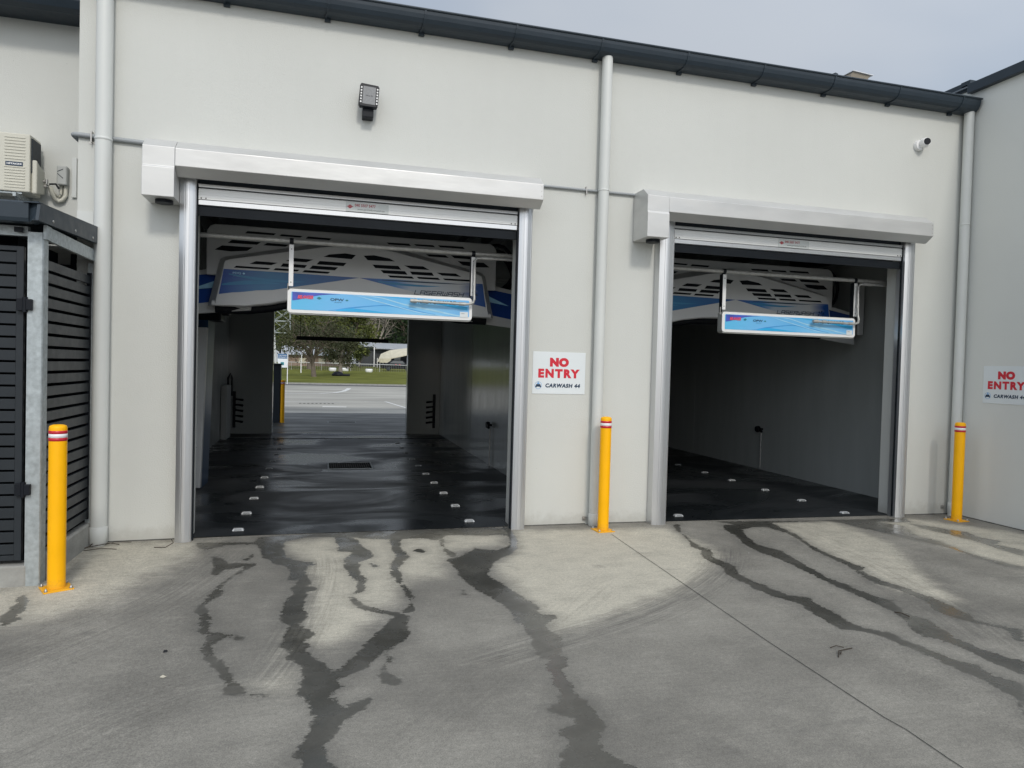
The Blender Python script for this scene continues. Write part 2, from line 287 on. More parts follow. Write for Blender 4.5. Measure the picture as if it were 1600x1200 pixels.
M_sred = pm('sign_red', (.60, .015, .035), .4, var=.02)
M_navy = pm('sign_navy', (.006, .03, .07), .4, var=.02)
M_ac = pm('cream_enamel', (.60, .585, .50), .42, var=.03)
M_acg = pm('grey_enamel', (.42, .43, .41), .45, var=.05)
M_black = pm('black_plastic', (.008, .010, .014), .45, var=.1, spec=.2)
M_glass = pm('lamp_glass', (.13, .14, .15), .45, var=.2, vs=60)
M_kerb = pm('cast_concrete', (.30, .30, .28), .9, var=.22, vs=6, bump=.4, bs=40)
M_bluep = pm('dark_blue_plastic', (.006, .045, .12), .35)
M_floor_stud = pm('stud_plastic', (.48, .50, .51), .3)
M_teal = pm('teal_print', (.02, .22, .26), .4)
M_pink = pm('red_print', (.75, .08, .14), .4)
M_dprint = pm('dark_print', (.02, .06, .12), .4)
M_purple = pm('violet_print', (.06, .09, .45), .4, var=.3, vs=8)
M_sw1 = pm('pale_blue_print', (.36, .66, .86), .4, var=.15, vs=9)
M_sw2 = pm('mid_blue_print', (.06, .33, .72), .4, var=.2, vs=6)
M_sw3 = pm('cyan_print', (.03, .42, .80), .4, var=.15, vs=6)

def graphic_mat(name, stops, hz=(1, 0, 0)):
    m, nt, b = base_mat(name)
    tc = nt.nodes.new('ShaderNodeTexCoord'); sx = nt.nodes.new('ShaderNodeSeparateXYZ')
    nt.links.new(tc.outputs['Object'], sx.inputs[0])
    nn = noise(nt, mapping(nt, tc.outputs['Object'], (.8, 1, 5), (0, .25, 0)), 1.6, 2)
    x = math_(nt, 'ADD', sx.outputs[0], math_(nt, 'MULTIPLY', math_(nt, 'SUBTRACT', nn, .5), .5))
    r = nt.nodes.new('ShaderNodeValToRGB')
    f = rng(nt, x, stops[0][0], stops[-1][0], 0, 1, False); nt.links.new(f, r.inputs[0])
    w = stops[-1][0]-stops[0][0]
    e = r.color_ramp.elements
    for i, (p, c) in enumerate(stops):
        q = (p-stops[0][0])/w
        if i < 2: el = e[i]; el.position = q
        else: el = e.new(q)
        el.color = (*c, 1)
    nt.links.new(r.outputs[0], b.inputs['Base Color']); b.inputs['Roughness'].default_value = .35
    return m
# printed sheets: object origin sits at the machine's centre
M_gfx = graphic_mat('light_blue_print', [(-.95, (.11, .50, .80)), (-.4, (.17, .48, .82)), (.1, (.13, .46, .80)), (.5, (.22, .55, .85)), (.95, (.16, .45, .80))])
M_decL = graphic_mat('deep_blue_decal', [(-1.5, (.01, .06, .30)), (-1.0, (.015, .17, .36)), (-.5, (.01, .11, .30)), (.1, (.01, .05, .24))])
M_decR = graphic_mat('fading_blue_decal', [(0, (.01, .05, .26)), (.38, (.03, .20, .50)), (.62, (.42, .48, .54)), (1.15, (.50, .52, .53)), (1.38, (.01, .07, .28))])
M_decW = graphic_mat('wing_blue_decal', [(1.4, (.02, .12, .34)), (1.6, (.03, .22, .5)), (1.8, (.01, .05, .30))])

# ------------------------------------------------------------------ ground sheet with stains
def seg_dist(P, A, B):
    d = B-A; L = (d*d).sum()+1e-9
    t = np.clip(((P-A)@d)/L, 0, 1); q = A+t[:, None]*d
    return np.hypot(*(P-q).T), t
def poly_sd(P, poly, cull):
    poly = np.array(poly, float); out = np.full(len(P), -cull)
    lo = poly.min(0)-cull; hi = poly.max(0)+cull
    idx = np.where((P[:, 0] > lo[0]) & (P[:, 0] < hi[0]) & (P[:, 1] > lo[1]) & (P[:, 1] < hi[1]))[0]
    if not len(idx): return out
    Q = P[idx]; D = np.full(len(Q), 1e9); ins = np.zeros(len(Q), bool)
    for i in range(len(poly)):
        A, B = poly[i-1], poly[i]
        D = np.minimum(D, seg_dist(Q, A, B)[0])
        c = (A[1] > Q[:, 1]) != (B[1] > Q[:, 1])
        with np.errstate(divide='ignore', invalid='ignore'):
            xx = (B[0]-A[0])*(Q[:, 1]-A[1])/(B[1]-A[1]+1e-12)+A[0]
        ins ^= c & (Q[:, 0] < xx)
    out[idx] = np.maximum(np.where(ins, D, -D), -cull); return out
xs = np.unique(np.round(np.concatenate([[-700,-300,-120,-60,-40,-25,-15,-11,-8,-6], np.arange(-5, 9.6, .03), [10,12,15,20,30,45,70,120,300,700]]), 3))
ys = np.unique(np.round(np.concatenate([[-400,-150,-60,-30,-18,-12,-9,-7.5,-6.5], np.arange(-5.9, .35, .03), [1,3,6,9,12,16,20,25,30,36,42,48,60,90,150,300,900]]), 3))
X, Y = np.meshgrid(xs, ys); P = np.stack([X.ravel(), Y.ravel()], 1)
Zg = np.array([gz(x) for x in xs]); Z = np.tile(Zg, len(ys))
wet = np.full(len(P), -.2); soak = np.zeros(len(P)); clean = np.zeros(len(P))
for pl, dk in zip(WET, DAMP):
    d = poly_sd(P, pl, .2)-.004; soak += np.exp(d*25)*dk; wet = np.maximum(wet, d)
den = np.zeros(len(P))
for pl in WET: den += np.exp((poly_sd(P, pl, .2)-.004)*25)
soak /= den
for (pl, s), cs in zip(CLEAN, CSTR):
    s *= 1.5
    d = poly_sd(P, pl, .5); t = np.clip((d+s)/(2*s), 0, 1); clean = np.maximum(clean, cs*t*t*(3-2*t))
across = np.zeros(len(P)); tmask = np.zeros(len(P)); along = np.zeros(len(P))
for k, ((pl, w), ts) in enumerate(zip(TYRE, (.75, 1.4, .9, .6, .4, .55, .15))):
    pl = np.array(pl, float); # smooth the path
    q = [pl[0]]
    for i in range(len(pl)-1):
        a = pl[max(i-1, 0)]; b = pl[i]; c = pl[i+1]; d = pl[min(i+2, len(pl)-1)]
        for t in (.25, .5, .75, 1.):
            q.append(.5*((2*b)+(-a+c)*t+(2*a-5*b+4*c-d)*t*t+(-a+3*b-3*c+d)*t**3))
    q = np.array(q); D = np.full(len(P), 1e9); AC = np.zeros(len(P)); AL = np.zeros(len(P)); L = 0
    for i in range(len(q)-1):
        A, B = q[i], q[i+1]; dd, t = seg_dist(P, A, B); l = np.hypot(*(B-A)); n = np.array([-(B-A)[1], (B-A)[0]])/max(l, 1e-6)
        upd = dd < D; D = np.where(upd, dd, D); AC = np.where(upd, np.sign((P-A)@n)*dd, AC); AL = np.where(upd, L+t*l, AL); L += l
    m = np.clip(1-D/w, 0, 1)*np.clip(AL/.4, 0, 1)*np.clip((L-AL)/.4, 0, 1); m = ts*m*m*(3-2*m)
    u = m > tmask; tmask = np.where(u, m, tmask); across = np.where(u, AC+k*3.1, across); along = np.where(u, AL, along)
nx, ny = len(xs), len(ys)
I = (np.arange(ny-1)[:, None]*nx+np.arange(nx-1)[None, :]).ravel()
F = np.stack([I, I+1, I+nx+1, I+nx], 1)
me = bpy.data.meshes.new('ground')
me.vertices.add(len(P)); me.vertices.foreach_set('co', np.column_stack([P, Z]).ravel())
me.loops.add(F.size); me.loops.foreach_set('vertex_index', F.ravel())
me.polygons.add(len(F)); me.polygons.foreach_set('loop_start', np.arange(0, F.size, 4)); me.polygons.foreach_set('loop_total', np.full(len(F), 4))
me.update(calc_edges=True)
for nm, arr in (('wet', wet), ('soak', soak), ('clean', clean), ('across', across), ('along', along), ('tyre', tmask)):
    at = me.attributes.new(nm, 'FLOAT', 'POINT'); at.data.foreach_set('value', arr.astype(np.float32))
m, nt, b = base_mat('stained_concrete')
tc = nt.nodes.new('ShaderNodeTexCoord'); O = tc.outputs['Object']
A = {}
for nm in ('wet', 'soak', 'clean', 'across', 'along', 'tyre'):
    a = nt.nodes.new('ShaderNodeAttribute'); a.attribute_name = nm; A[nm] = a.outputs['Fac']
big = noise(nt, O, .9, 5); mid = noise(nt, O, 5, 6); fine = noise(nt, O, 42, 6, .7); grain = noise(nt, O, 150, 3, .75)
drag = noise(nt, mapping(nt, O, (1.2, 7, 1), (0, 0, .5)), 4, 6, .65)
cl = math_(nt, 'ADD', A['clean'], math_(nt, 'MULTIPLY', math_(nt, 'SUBTRACT', mid, .5), .6))
cl = math_(nt, 'ADD', cl, math_(nt, 'MULTIPLY', math_(nt, 'SUBTRACT', drag, .5), .55))
cl = rng(nt, cl, .0, 1.05)
col = mixc(nt, rng(nt, big, .3, .7), (.168, .160, .140), (.262, .250, .218))
col = mixc(nt, cl, col, (.47, .442, .365))
col = mixc(nt, 1., col, rng(nt, mid, .3, .7, .93, 1.07, False), 'MULTIPLY')
col = mixc(nt, 1., col, rng(nt, drag, .3, .7, .94, 1.06, False), 'MULTIPLY')
col = mixc(nt, 1., col, rng(nt, fine, .3, .7, .80, 1.18, False), 'MULTIPLY')
col = mixc(nt, 1., col, rng(nt, grain, .3, .7, .62, 1.38, False), 'MULTIPLY')
cv = nt.nodes.new('ShaderNodeCombineXYZ'); nt.links.new(A['across'], cv.inputs[0]); nt.links.new(A['along'], cv.inputs[1])
st = noise(nt, mapping(nt, cv.outputs[0], (26, .6, 1)), 1.6, 6, .7)
stf = mixc(nt, A['tyre'], (1, 1, 1), rng(nt, st, .34, .66, .60, 1.20, False))
col = mixc(nt, 1., col, stf, 'MULTIPLY')
# pale flecks (dried paint, bird marks) and dark specks
vo = nt.nodes.new('ShaderNodeTexVoronoi'); vo.inputs['Scale'].default_value = 2.3; nt.links.new(mapping(nt, O, (1, 1, .01)), vo.inputs['Vector'])
fl = rng(nt, math_(nt, 'ADD', vo.outputs['Distance'], math_(nt, 'MULTIPLY', math_(nt, 'SUBTRACT', noise(nt, O, 25, 4), .5), .22)), .015, .0, 0, .5)
col = mixc(nt, fl, col, (.5, .5, .47))
# darker blotches: oil and tyre rubber
ob = noise(nt, O, 2.4, 3, .5); col = mixc(nt, rng(nt, ob, .66, .78, 0, .42), col, (.075, .072, .068))
# wet film
wj = math_(nt, 'ADD', A['wet'], math_(nt, 'MULTIPLY', math_(nt, 'SUBTRACT', noise(nt, O, 7, 6, .75), .5), .13))
wj = math_(nt, 'ADD', wj, math_(nt, 'MULTIPLY', math_(nt, 'SUBTRACT', noise(nt, mapping(nt, O, (14, 40, 1)), 1., 5, .75), .5), .09))
wj = math_(nt, 'ADD', wj, math_(nt, 'MULTIPLY', math_(nt, 'SUBTRACT', noise(nt, O, 26, 5, .8), .5), .06))
wf = rng(nt, wj, -.002, .010)
deep = rng(nt, noise(nt, O, 1.5, 5), .35, .65, .78, 1.05)
col = mixc(nt, math_(nt, 'MULTIPLY', wf, math_(nt, 'MULTIPLY', A['soak'], deep), True), col, (.026, .026, .021))
edge = math_(nt, 'MULTIPLY', rng(nt, wj, -.11, -.0, 0, .20), 1.)
scf = noise(nt, mapping(nt, O, (.8, 2.6, 1), (0, 0, .35)), 1.7, 6, .7)
col = mixc(nt, rng(nt, scf, .56, .74, 0, .33), col, (.085, .083, .078))
col = mixc(nt, edge, col, (.06, .06, .055))
nt.links.new(col, b.inputs['Base Color'])
rw = rng(nt, noise(nt, O, 3.5, 4), .35, .65, .12, .42)
rr = nt.nodes.new('ShaderNodeMix'); rr.data_type = 'FLOAT'; nt.links.new(wf, rr.inputs[0]); rr.inputs[2].default_value = .82; nt.links.new(rw, rr.inputs[3])
nt.links.new(rr.outputs[0], b.inputs['Roughness'])
bn = nt.nodes.new('ShaderNodeBump'); bn.inputs['Distance'].default_value = .004
nt.links.new(rng(nt, wf, 0, 1, .55, .12), bn.inputs['Strength'])
nt.links.new(math_(nt, 'ADD', fine, math_(nt, 'MULTIPLY', grain, .6)), bn.inputs['Height']); nt.links.new(bn.outputs[0], b.inputs['Normal'])
me.materials.append(m)
g = bpy.data.objects.new('ground', me); COL.objects.link(g); tag(g, kind='structure', label='concrete forecourt with tyre marks and wet runs')
M_concrete = m

# saw-cut joint in the slab
jm = MB()
jp = [(2.899, -.50), (2.86, -1.2), (2.80, -2.3), (2.747, -3.33), (2.73, -4.0), (2.722, -4.3), (2.735, -4.42), (2.718, -4.67), (2.70, -5.5), (2.6, -9)]
for (a, c), (d, e) in zip(jp, jp[1:]):
    w = .0022; jm.add([(a-w, c, .004), (a+w, c, .004), (d+w, e, .004), (d-w, e, .004)], [(0, 3, 2, 1)])
tag(jm.build('path_joint', M_dark), kind='structure')

# ------------------------------------------------------------------ bay floors
m, nt, b = base_mat('wet_black_floor')
tc = nt.nodes.new('ShaderNodeTexCoord'); O = tc.outputs['Object']
n1 = noise(nt, mapping(nt, O, (.6, 1.1, 1)), .9, 5, .55, .8); n2 = noise(nt, mapping(nt, O, (14, .8, 1)), 4, 3)
nt.links.new(mixc(nt, rng(nt, n1, .35, .7), (.007, .009, .011), (.022, .025, .028)), b.inputs['Base Color'])
r = rng(nt, n1, .36, .64, .22, .55); nt.links.new(r, b.inputs['Roughness'])
bn = nt.nodes.new('ShaderNodeBump'); bn.inputs['Strength'].default_value = .08; bn.inputs['Distance'].default_value = .01
nt.links.new(math_(nt, 'ADD', math_(nt, 'MULTIPLY', n2, .25), n1), bn.inputs['Height']); nt.links.new(bn.outputs[0], b.inputs['Normal'])
M_bay = m
for (a, c) in ((-2.12, 2.86), (2.9, 7.72)):
    z = .004
    mb = MB(); mb.add([(a, .0, z), (c, .0, z if a < 0 else -.028), (c, 10.4, z if a < 0 else -.028), (a, 10.4, z)], [(0, 1, 2, 3)])
    tag(mb.build('bay_floor', M_bay), 'wet black floor of the wash bay', kind='structure')
pd = MB().add([(-.35, 4.02, .0062), (-.15, 3.93, .0062), (.0, 4.02, .0062), (.03, 4.16, .0062), (.0, 4.3, .0062), (-.2, 4.33, .0062), (-.5, 4.22, .0062), (-.62, 4.13, .0062)], [(0,1,2,3,4,5,6,7)])
tag(pd.build('water', pm('standing_water', (.002, .003, .004), .30, var=0, spec=.08), fix=False), 'small black puddle beside the drain grate in the left bay', kind='structure')  # reflection of the dark gantry put into the puddle's colour
# damp concrete lip before each bay
M_grime = pm('grimy_sealant', (.10, .10, .09), .9, var=.5, vs=9)
# ------------------------------------------------------------------ car wash building
bld = thing('carwash_building', 'long pale rendered building with two open drive-through wash bays', 'building', (2.8, 5, 0))
H1 = (-1.17, 1.96, -1, 3.16); H2 = (3.74, 6.88, -1, 3.16)
mb = MB().wallholes(-2.15, 7.82, -.25, 5.16, 0, .22, [H1, H2])
mb.build('front_wall', M_facade, bld)
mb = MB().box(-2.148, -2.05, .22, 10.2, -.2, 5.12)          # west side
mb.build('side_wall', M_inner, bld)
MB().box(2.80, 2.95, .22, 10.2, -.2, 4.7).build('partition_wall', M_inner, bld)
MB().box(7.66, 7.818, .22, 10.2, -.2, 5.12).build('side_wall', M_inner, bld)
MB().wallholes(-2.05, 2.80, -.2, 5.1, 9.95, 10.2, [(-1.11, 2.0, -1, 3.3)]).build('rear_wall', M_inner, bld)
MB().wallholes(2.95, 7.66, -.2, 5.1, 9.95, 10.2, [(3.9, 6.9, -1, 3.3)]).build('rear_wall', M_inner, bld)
MB().box(3.9, 6.9, 10.05, 10.1, -.05, 3.3).build('rear_shutter', M_curt, bld)
for a, c in ((-1.165, 1.955), (3.745, 6.875)):
    MB().box(a, c, .004, .219, 3.148, 3.156).build('lintel_shade', M_curt, bld)  # dark panel: shade under the lintel put into the colour
    MB().box(a, c, .222, .236, 3.09, 3.156).build('lintel_angle', M_galv2, bld)
MB().box(-2.05, 7.66, .22, 9.95, 4.55, 4.62).build('ceiling', M_ceil, bld)
MB().add([(-2.3, -.12, 5.19), (7.8, -.12, 5.19), (7.8, 10.6, 5.65), (-2.3, 10.6, 5.65), (-2.3, -.12, 5.15), (7.8, -.12, 5.15), (7.8, 10.6, 5.61), (-2.3, 10.6, 5.61)],
    [(0,1,2,3),(7,6,5,4),(0,4,5,1),(1,5,6,2),(2,6,7,3),(3,7,4,0)]).build('roof', M_roofsheet, bld)
for sx_, y0_ in ((2.797, 0), (-2.047, 0), (7.657, 0), (2.953, 0)):
    for i in range(1):
        yy = 6.2; MB().box(sx_-.0015-.0018*(1 if sx_ in (2.797, 7.657) else -1)*0, sx_+.0025, yy-.006, yy+.006, .02, 4.5).build('panel_joint', M_inner, bld)
# rolled gutter: closed thin profile
Zg_ = lambda z: 5.165-(5.19-z)*.62
outer = [(-.002, Zg_(5.195)), (-.03, Zg_(5.19)), (-.19, Zg_(5.185)), (-.207, Zg_(5.172)), (-.207, Zg_(5.158)), (-.203, Zg_(5.11)), (-.192, Zg_(5.05)), (-.170, Zg_(4.995)), (-.14, Zg_(4.965)), (-.105, Zg_(4.951)), (-.06, Zg_(4.947)), (-.002, Zg_(4.947))]
gut = MB(); gut.prism(outer, 'x', -2.45, 7.79)
gut.prism([(-.203,5.163),(-.196,5.170),(-.208,5.173),(-.218,5.168),(-.221,5.159),(-.217,5.151),(-.208,5.148)], 'x', -2.46, 7.80)
gt = gut.build('gutter', M_roof, bld, bevel=.003)
for x in [-1.86, -.93, -.02, .89, 1.82, 2.75, 3.75, 4.70, 5.64, 6.56, 7.5]:
    k = MB(); k.box(x-.028, x+.028, -.035, -.002, 4.985, 5.03)
    path = [(x-.02, -.03, 5.0), (x-.012, -.09, 5.004), (x, -.14, 5.016), (x+.005, -.175, 5.035), (x+.01, -.198, 5.07), (x+.012, -.211, 5.115), (x+.014, -.215, 5.15)]
    for p, q in zip(path, path[1:]):
        k.loft([(p[0]-.009, p[1], p[2]), (p[0]+.009, p[1], p[2]), (p[0]+.009, p[1]+.005, p[2]+.005), (p[0]-.009, p[1]+.005, p[2]+.005)],
               [(q[0]-.009, q[1], q[2]), (q[0]+.009, q[1], q[2]), (q[0]+.009, q[1]+.005, q[2]+.005), (q[0]-.009, q[1]+.005, q[2]+.005)])
    k.build('bracket', M_roof, gt)
def downpipe(x, y, r, zt, zb, zj):
    p = MB().tube([(x, y, zb), (x, y, zt)], r, 28).build('downpipe', M_pipe, bld)
    for z0, z1 in zj: MB().lathe([(r+.0002, z0), (r+.0045, z0+.004), (r+.0045, z1-.004), (r+.0002, z1)], x, y).build('socket', M_pipe, p)
    c = MB()
    for z0, z1 in zj[:1]:
        c.box(x-r-.05, x-r+.0, -.012, -.002, z1-.09, z1-.05); c.tube([(x-r-.03, -.005, z1-.07), (x-r-.03, -.03, z1-.07)], .008, 8)
    c.build('clip', M_bolt, p)
    return p
downpipe(-1.925, -.085, .068, 5.06, -.035, [(.0, .155), (3.61, 3.635)])
downpipe(2.872, -.082, .057, 5.05, -.005, [(.0, .135), (3.60, 3.62)])
downpipe(7.742, -.085, .057, 5.05, -.035, [(.0, .13), (3.62, 3.64)])
for a, c in ((-2.148, -1.30), (2.08, 2.8), (2.95, 3.53), (6.96, 7.8)):
    MB().loft([(a, -.010, gz(a)-.02), (a, -.0005, gz(a)-.02), (a, -.0005, gz(a)+.010), (a, -.004, gz(a)+.008)], [(c, -.010, gz(c)-.02), (c, -.0005, gz(c)-.02), (c, -.0005, gz(c)+.010), (c, -.004, gz(c)+.008)]).build('base_joint', M_grime, bld)
MB().loft([(7.812, -14, gz(7.8)-.02), (7.8215, -14, gz(7.8)-.02), (7.8215, -14, gz(7.8)+.01), (7.816, -14, gz(7.8)+.009)], [(7.812, -.01, gz(7.8)-.02), (7.8215, -.01, gz(7.8)-.02), (7.8215, -.01, gz(7.8)+.01), (7.816, -.01, gz(7.8)+.009)]).build('base_joint', M_grime, bld)
# small render patch flashing by the corner
MB().box(-2.152, -2.02, -.006, -.001, 2.84, 2.99).build('flashing', M_pipe, bld)

# roof debris seen over the gutter
t = thing('roof_flashing', 'small loose folded tan flashing lying on the roof above the gutter', 'roof flashing', (6.2, .3, 5.25))
MB().loft([(5.98,.22,5.22),(5.98,.5,5.24),(6.0,.5,5.375),(6.0,.22,5.365)], [(6.5,.22,5.22),(6.5,.5,5.24),(6.47,.5,5.35),(6.47,.22,5.34)]).build('pad', M_roof, t)
MB().loft([(6.20,.22,5.37),(6.20,.50,5.38),(6.24,.52,5.455),(6.235,.20,5.445)], [(6.44,.22,5.355),(6.44,.50,5.365),(6.50,.52,5.435),(6.49,.20,5.425)]).build('sheet', pm('tan_flashing', (.30, .26, .20), .5), t)
MB().loft([(6.22,.18,5.448),(6.23,.54,5.462),(6.23,.54,5.468),(6.22,.18,5.454)], [(6.52,.18,5.428),(6.53,.54,5.442),(6.53,.54,5.448),(6.52,.18,5.434)]).build('cap', M_wht2, t)
MB().loft([(5.93,.18,5.30),(5.95,.3,5.33),(5.97,.3,5.41),(5.965,.18,5.39)], [(6.01,.18,5.33),(6.01,.3,5.34),(6.0,.3,5.395),(6.0,.18,5.38)]).build('bracket', M_roof, t)

# ------------------------------------------------------------------ neighbouring warehouse at the right
wh = thing('warehouse', 'plain grey rendered wall standing at right angles to the wash bays', 'building', (10, -4, 0))
MB().box(7.822, 8.05, -14, 6, -.3, 5.36).build('wall', M_wall2, wh)
MB().box(7.75, 8.06, -14, -.03, 5.285, 5.40).build('fascia', M_roof, wh, bevel=.003)
MB().box(7.79, 8.06, -.029, 6, 5.34, 5.455).build('fascia', M_roof, wh, bevel=.003)
MB().box(7.76, 8.06, -.06, .07, 5.40, 5.45).build('cap', M_roof, wh)
MB().box(7.76, 18, -14, 6, 5.365, 5.38).build('roof', M_roofsheet, wh)

# ------------------------------------------------------------------ left plant-room wall
lw = thing('plant_room', 'recessed pale wall behind the slatted enclosure and air conditioner', 'building', (-5, 3, 0))
MB().box(-10, -2.152, 1.8, 2.0, -.3, 5.55).build('wall', M_facade, lw)
MB().box(-10, -2.152, 1.42, 1.8, 5.36, 5.39).build('soffit', M_roof, lw)
MB().prism([(1.44, 5.34), (1.38, 5.37), (1.33, 5.44), (1.31, 5.62), (1.44, 5.62)], 'x', -10, -2.152).build('gutter', M_roof, lw)

# ------------------------------------------------------------------ roller shutters
def shutter(dx, label, leftbox_side, hx1):
    xl, xr = -1.292+dx, -1.148+dx
    t = thing('roller_shutter', label, 'roller shutter', (.4+dx, -.1, 0), 'raised roller shutters over the wash bays')
    rx0, rx1 = hx1-.0, 0
    return t
def make_shutter(label, bx0, bx1, hx1, gl, gr, z0):
    t = thing('roller_shutter', label, 'roller shutter', ((gl[0]+gr[1])/2, -.1, z0), 'raised roller shutters over the wash bays')
    prof = [(-.002, 3.628), (-.24, 3.625), (-.35, 3.54), (-.35, 3.385), (-.25, 3.315), (-.22, 3.315), (-.22, 3.36), (-.002, 3.36)]
    hood = MB().prism(prof, 'x', bx1, hx1).build('hood', M_zinc, t, bevel=.004)
    sp = [(-.002, 3.63), (-.24, 3.628), (-.353, 3.542), (-.353, 3.372), (-.365, 3.360), (-.365, 3.105), (-.002, 3.105)]
    mb = MB().prism(sp, 'x', bx0, bx1-.001); e = mb.build('end_box', M_zinc, t, bevel=.004)
    MB().tube([((bx0+bx1)/2+.02, -.2, 3.12), ((bx0+bx1)/2+.02, -.2, 3.075)], .075, 24).build('motor', M_black, e)
    for z in (3.42, 3.47, 3.515): MB().lathe([(.005, -.3525), (.005, -.3505)], axis='y', c=(hx1-.02, 0, z), n=8).build('rivet', M_bolt, hood)
    # guides: ribbed aluminium tracks, front face slightly domed
    for a, c in (gl, gr):
        n = 10; poly = []
        for i in range(n+1):
            u = i/n; y = -.125-.022*math.sin(PI*u); 
            poly.append((a+(c-a)*u, y))
            if 0 < i < n and i % 3 == 0: poly += [(a+(c-a)*u+.001, y+.004), (a+(c-a)*u+.004, y+.004), (a+(c-a)*u+.005, y)]
        poly += [(c, -.002), (a, -.002)]
        gd = MB().prism(poly, 'z', z0-.01, 3.372).build('guide_rail', M_alu, t)
        inner = c if (a, c) == gl else a
        sgn = 1 if (a, c) == gl else -1
        q = MB().box(inner+.001*sgn, inner+.012*sgn, -.09, -.07, z0, 3.3); q.build('brush_seal', M_rub, gd)
    x0, x1 = gl[1]+.006, gr[0]-.006
    c = MB(); N = 12
    MB().box(x0-.02, x1+.02, -.05, -.04, 3.26, 3.5).build('curtain', M_curt, t)
    MB().tube([(x0-.1, -.135, 3.47), (x1+.1, -.135, 3.47)], .1, 26).build('drum', M_curt, t)
    br = MB().prism([(-.085,3.262),(-.075,3.270),(-.03,3.270),(-.03,3.166),(-.085,3.166)], 'x', x0, x1)
    for z in (3.185, 3.21, 3.235): br.prism([(-.0875,z),(-.0875,z+.012),(-.084,z+.012),(-.084,z)], 'x', x0+.001, x1-.001)
    rail = br.build('bottom_rail', M_rail, t)
    MB().box(x0+.002, x1-.002, -.080, -.035, 3.118, 3.160).build('lower_lip', M_alu, t)
    MB().box(x0, x1, -.06, -.045, 3.02, 3.107).build('rubber_seal', M_rub, t)
    MB().box(x0, x1, -.088, -.052, 3.278, 3.306).build('top_strip', M_alu, t)
    for x in (x0+.03, x0+.07, x1-.03, x1-.07): MB().lathe([(.006, -.0905), (.006, -.0875)], axis='y', c=(x, 0, 3.176), n=8).build('screw', M_black, rail)
    mx = (x0+x1)/2
    st = MB().box(mx-.205, mx+.205, -.0905, -.0878, 3.167, 3.258).build('sticker', pm('sticker_face', (.62, .65, .64), .3), rail)
    return t, mx, rail, st
M_sty = pm('sticker_red_ink', (.42, .08, .09), .4); M_stg = pm('sticker_grey_ink', (.10, .12, .12), .4)
for args in (('raised roller shutter with wide zincalume hood over the left wash bay', -1.552, -1.29, 2.115, (-1.287, -1.148), (1.932, 2.072), -.01),
             ('raised roller shutter with shadowed hood end over the bay nearest the grey warehouse', 3.262, 3.515, 6.99, (3.535, 3.708), (6.81, 6.955), -.015)):
    t, mx, rail, st = make_shutter(*args)
    # sticker writing lies on the rail's sticker
    vs = []
    for txt, sz, ox, oz, w, h, mt, nm in (('040 5507 5477', .04, .02, .022, .2, .030, M_sty, 'phone'), ('www.aprimedoors.com.au', .03, .055, -.026, .27, .020, M_stg, 'web')):
        pass
    L1 = lettering('040 5507 5477', .04, (mx-.02, -.0912, 3.230), M_sty, t, width=.2, height=.028, bold=.001)
    L2 = lettering('www.aprimedoors.com.au', .03, (mx+.035, -.0912, 3.190), M_stg, t, width=.26, height=.024)
    em = MB().lathe([(.018, -.0915), (.018, -.0907)], axis='y', c=(mx-.165, 0, 3.213)); em.prism([(mx-.2, 3.213), (mx-.165, 3.201), (mx-.13, 3.213), (mx-.165, 3.225)], 'y', -.0925, -.0917)
    em.build('emblem', M_sty, t)

# ------------------------------------------------------------------ conduit runs on the wall
def conduit(label, pts, r=.014):
    t = thing('conduit_pipe', label, 'conduit', pts[0], 'grey electrical conduit along the wall')
    MB().tube(pts, r, 12).build('pipe', pm('conduit_paint', (.30, .32, .33), .5) if not bpy.data.materials.get('conduit_paint') else bpy.data.materials['conduit_paint'], t)
    return t
c1 = conduit('grey conduit wrapping the building corner to the left shutter hood', [(-2.19, .3, 3.66), (-2.19, .03, 3.66), (-2.185, -.012, 3.66), (-2.165, -.022, 3.662), (-2.13, -.022, 3.662), (-1.56, -.022, 3.645)], .021)
k = MB().box(-2.04, -2.03, -.05, -.002, 3.60, 3.70).box(-2.065, -2.0, -.006, -.001, 3.595, 3.61); k.build('saddle', M_bolt, c1)
c2 = conduit('grey conduit between the two shutter hoods behind a downpipe', [(2.12, -.02, 3.615), (3.27, -.02, 3.615)], .014)
MB().box(2.69, 2.70, -.04, -.002, 3.57, 3.65).build('saddle', M_bolt, c2)
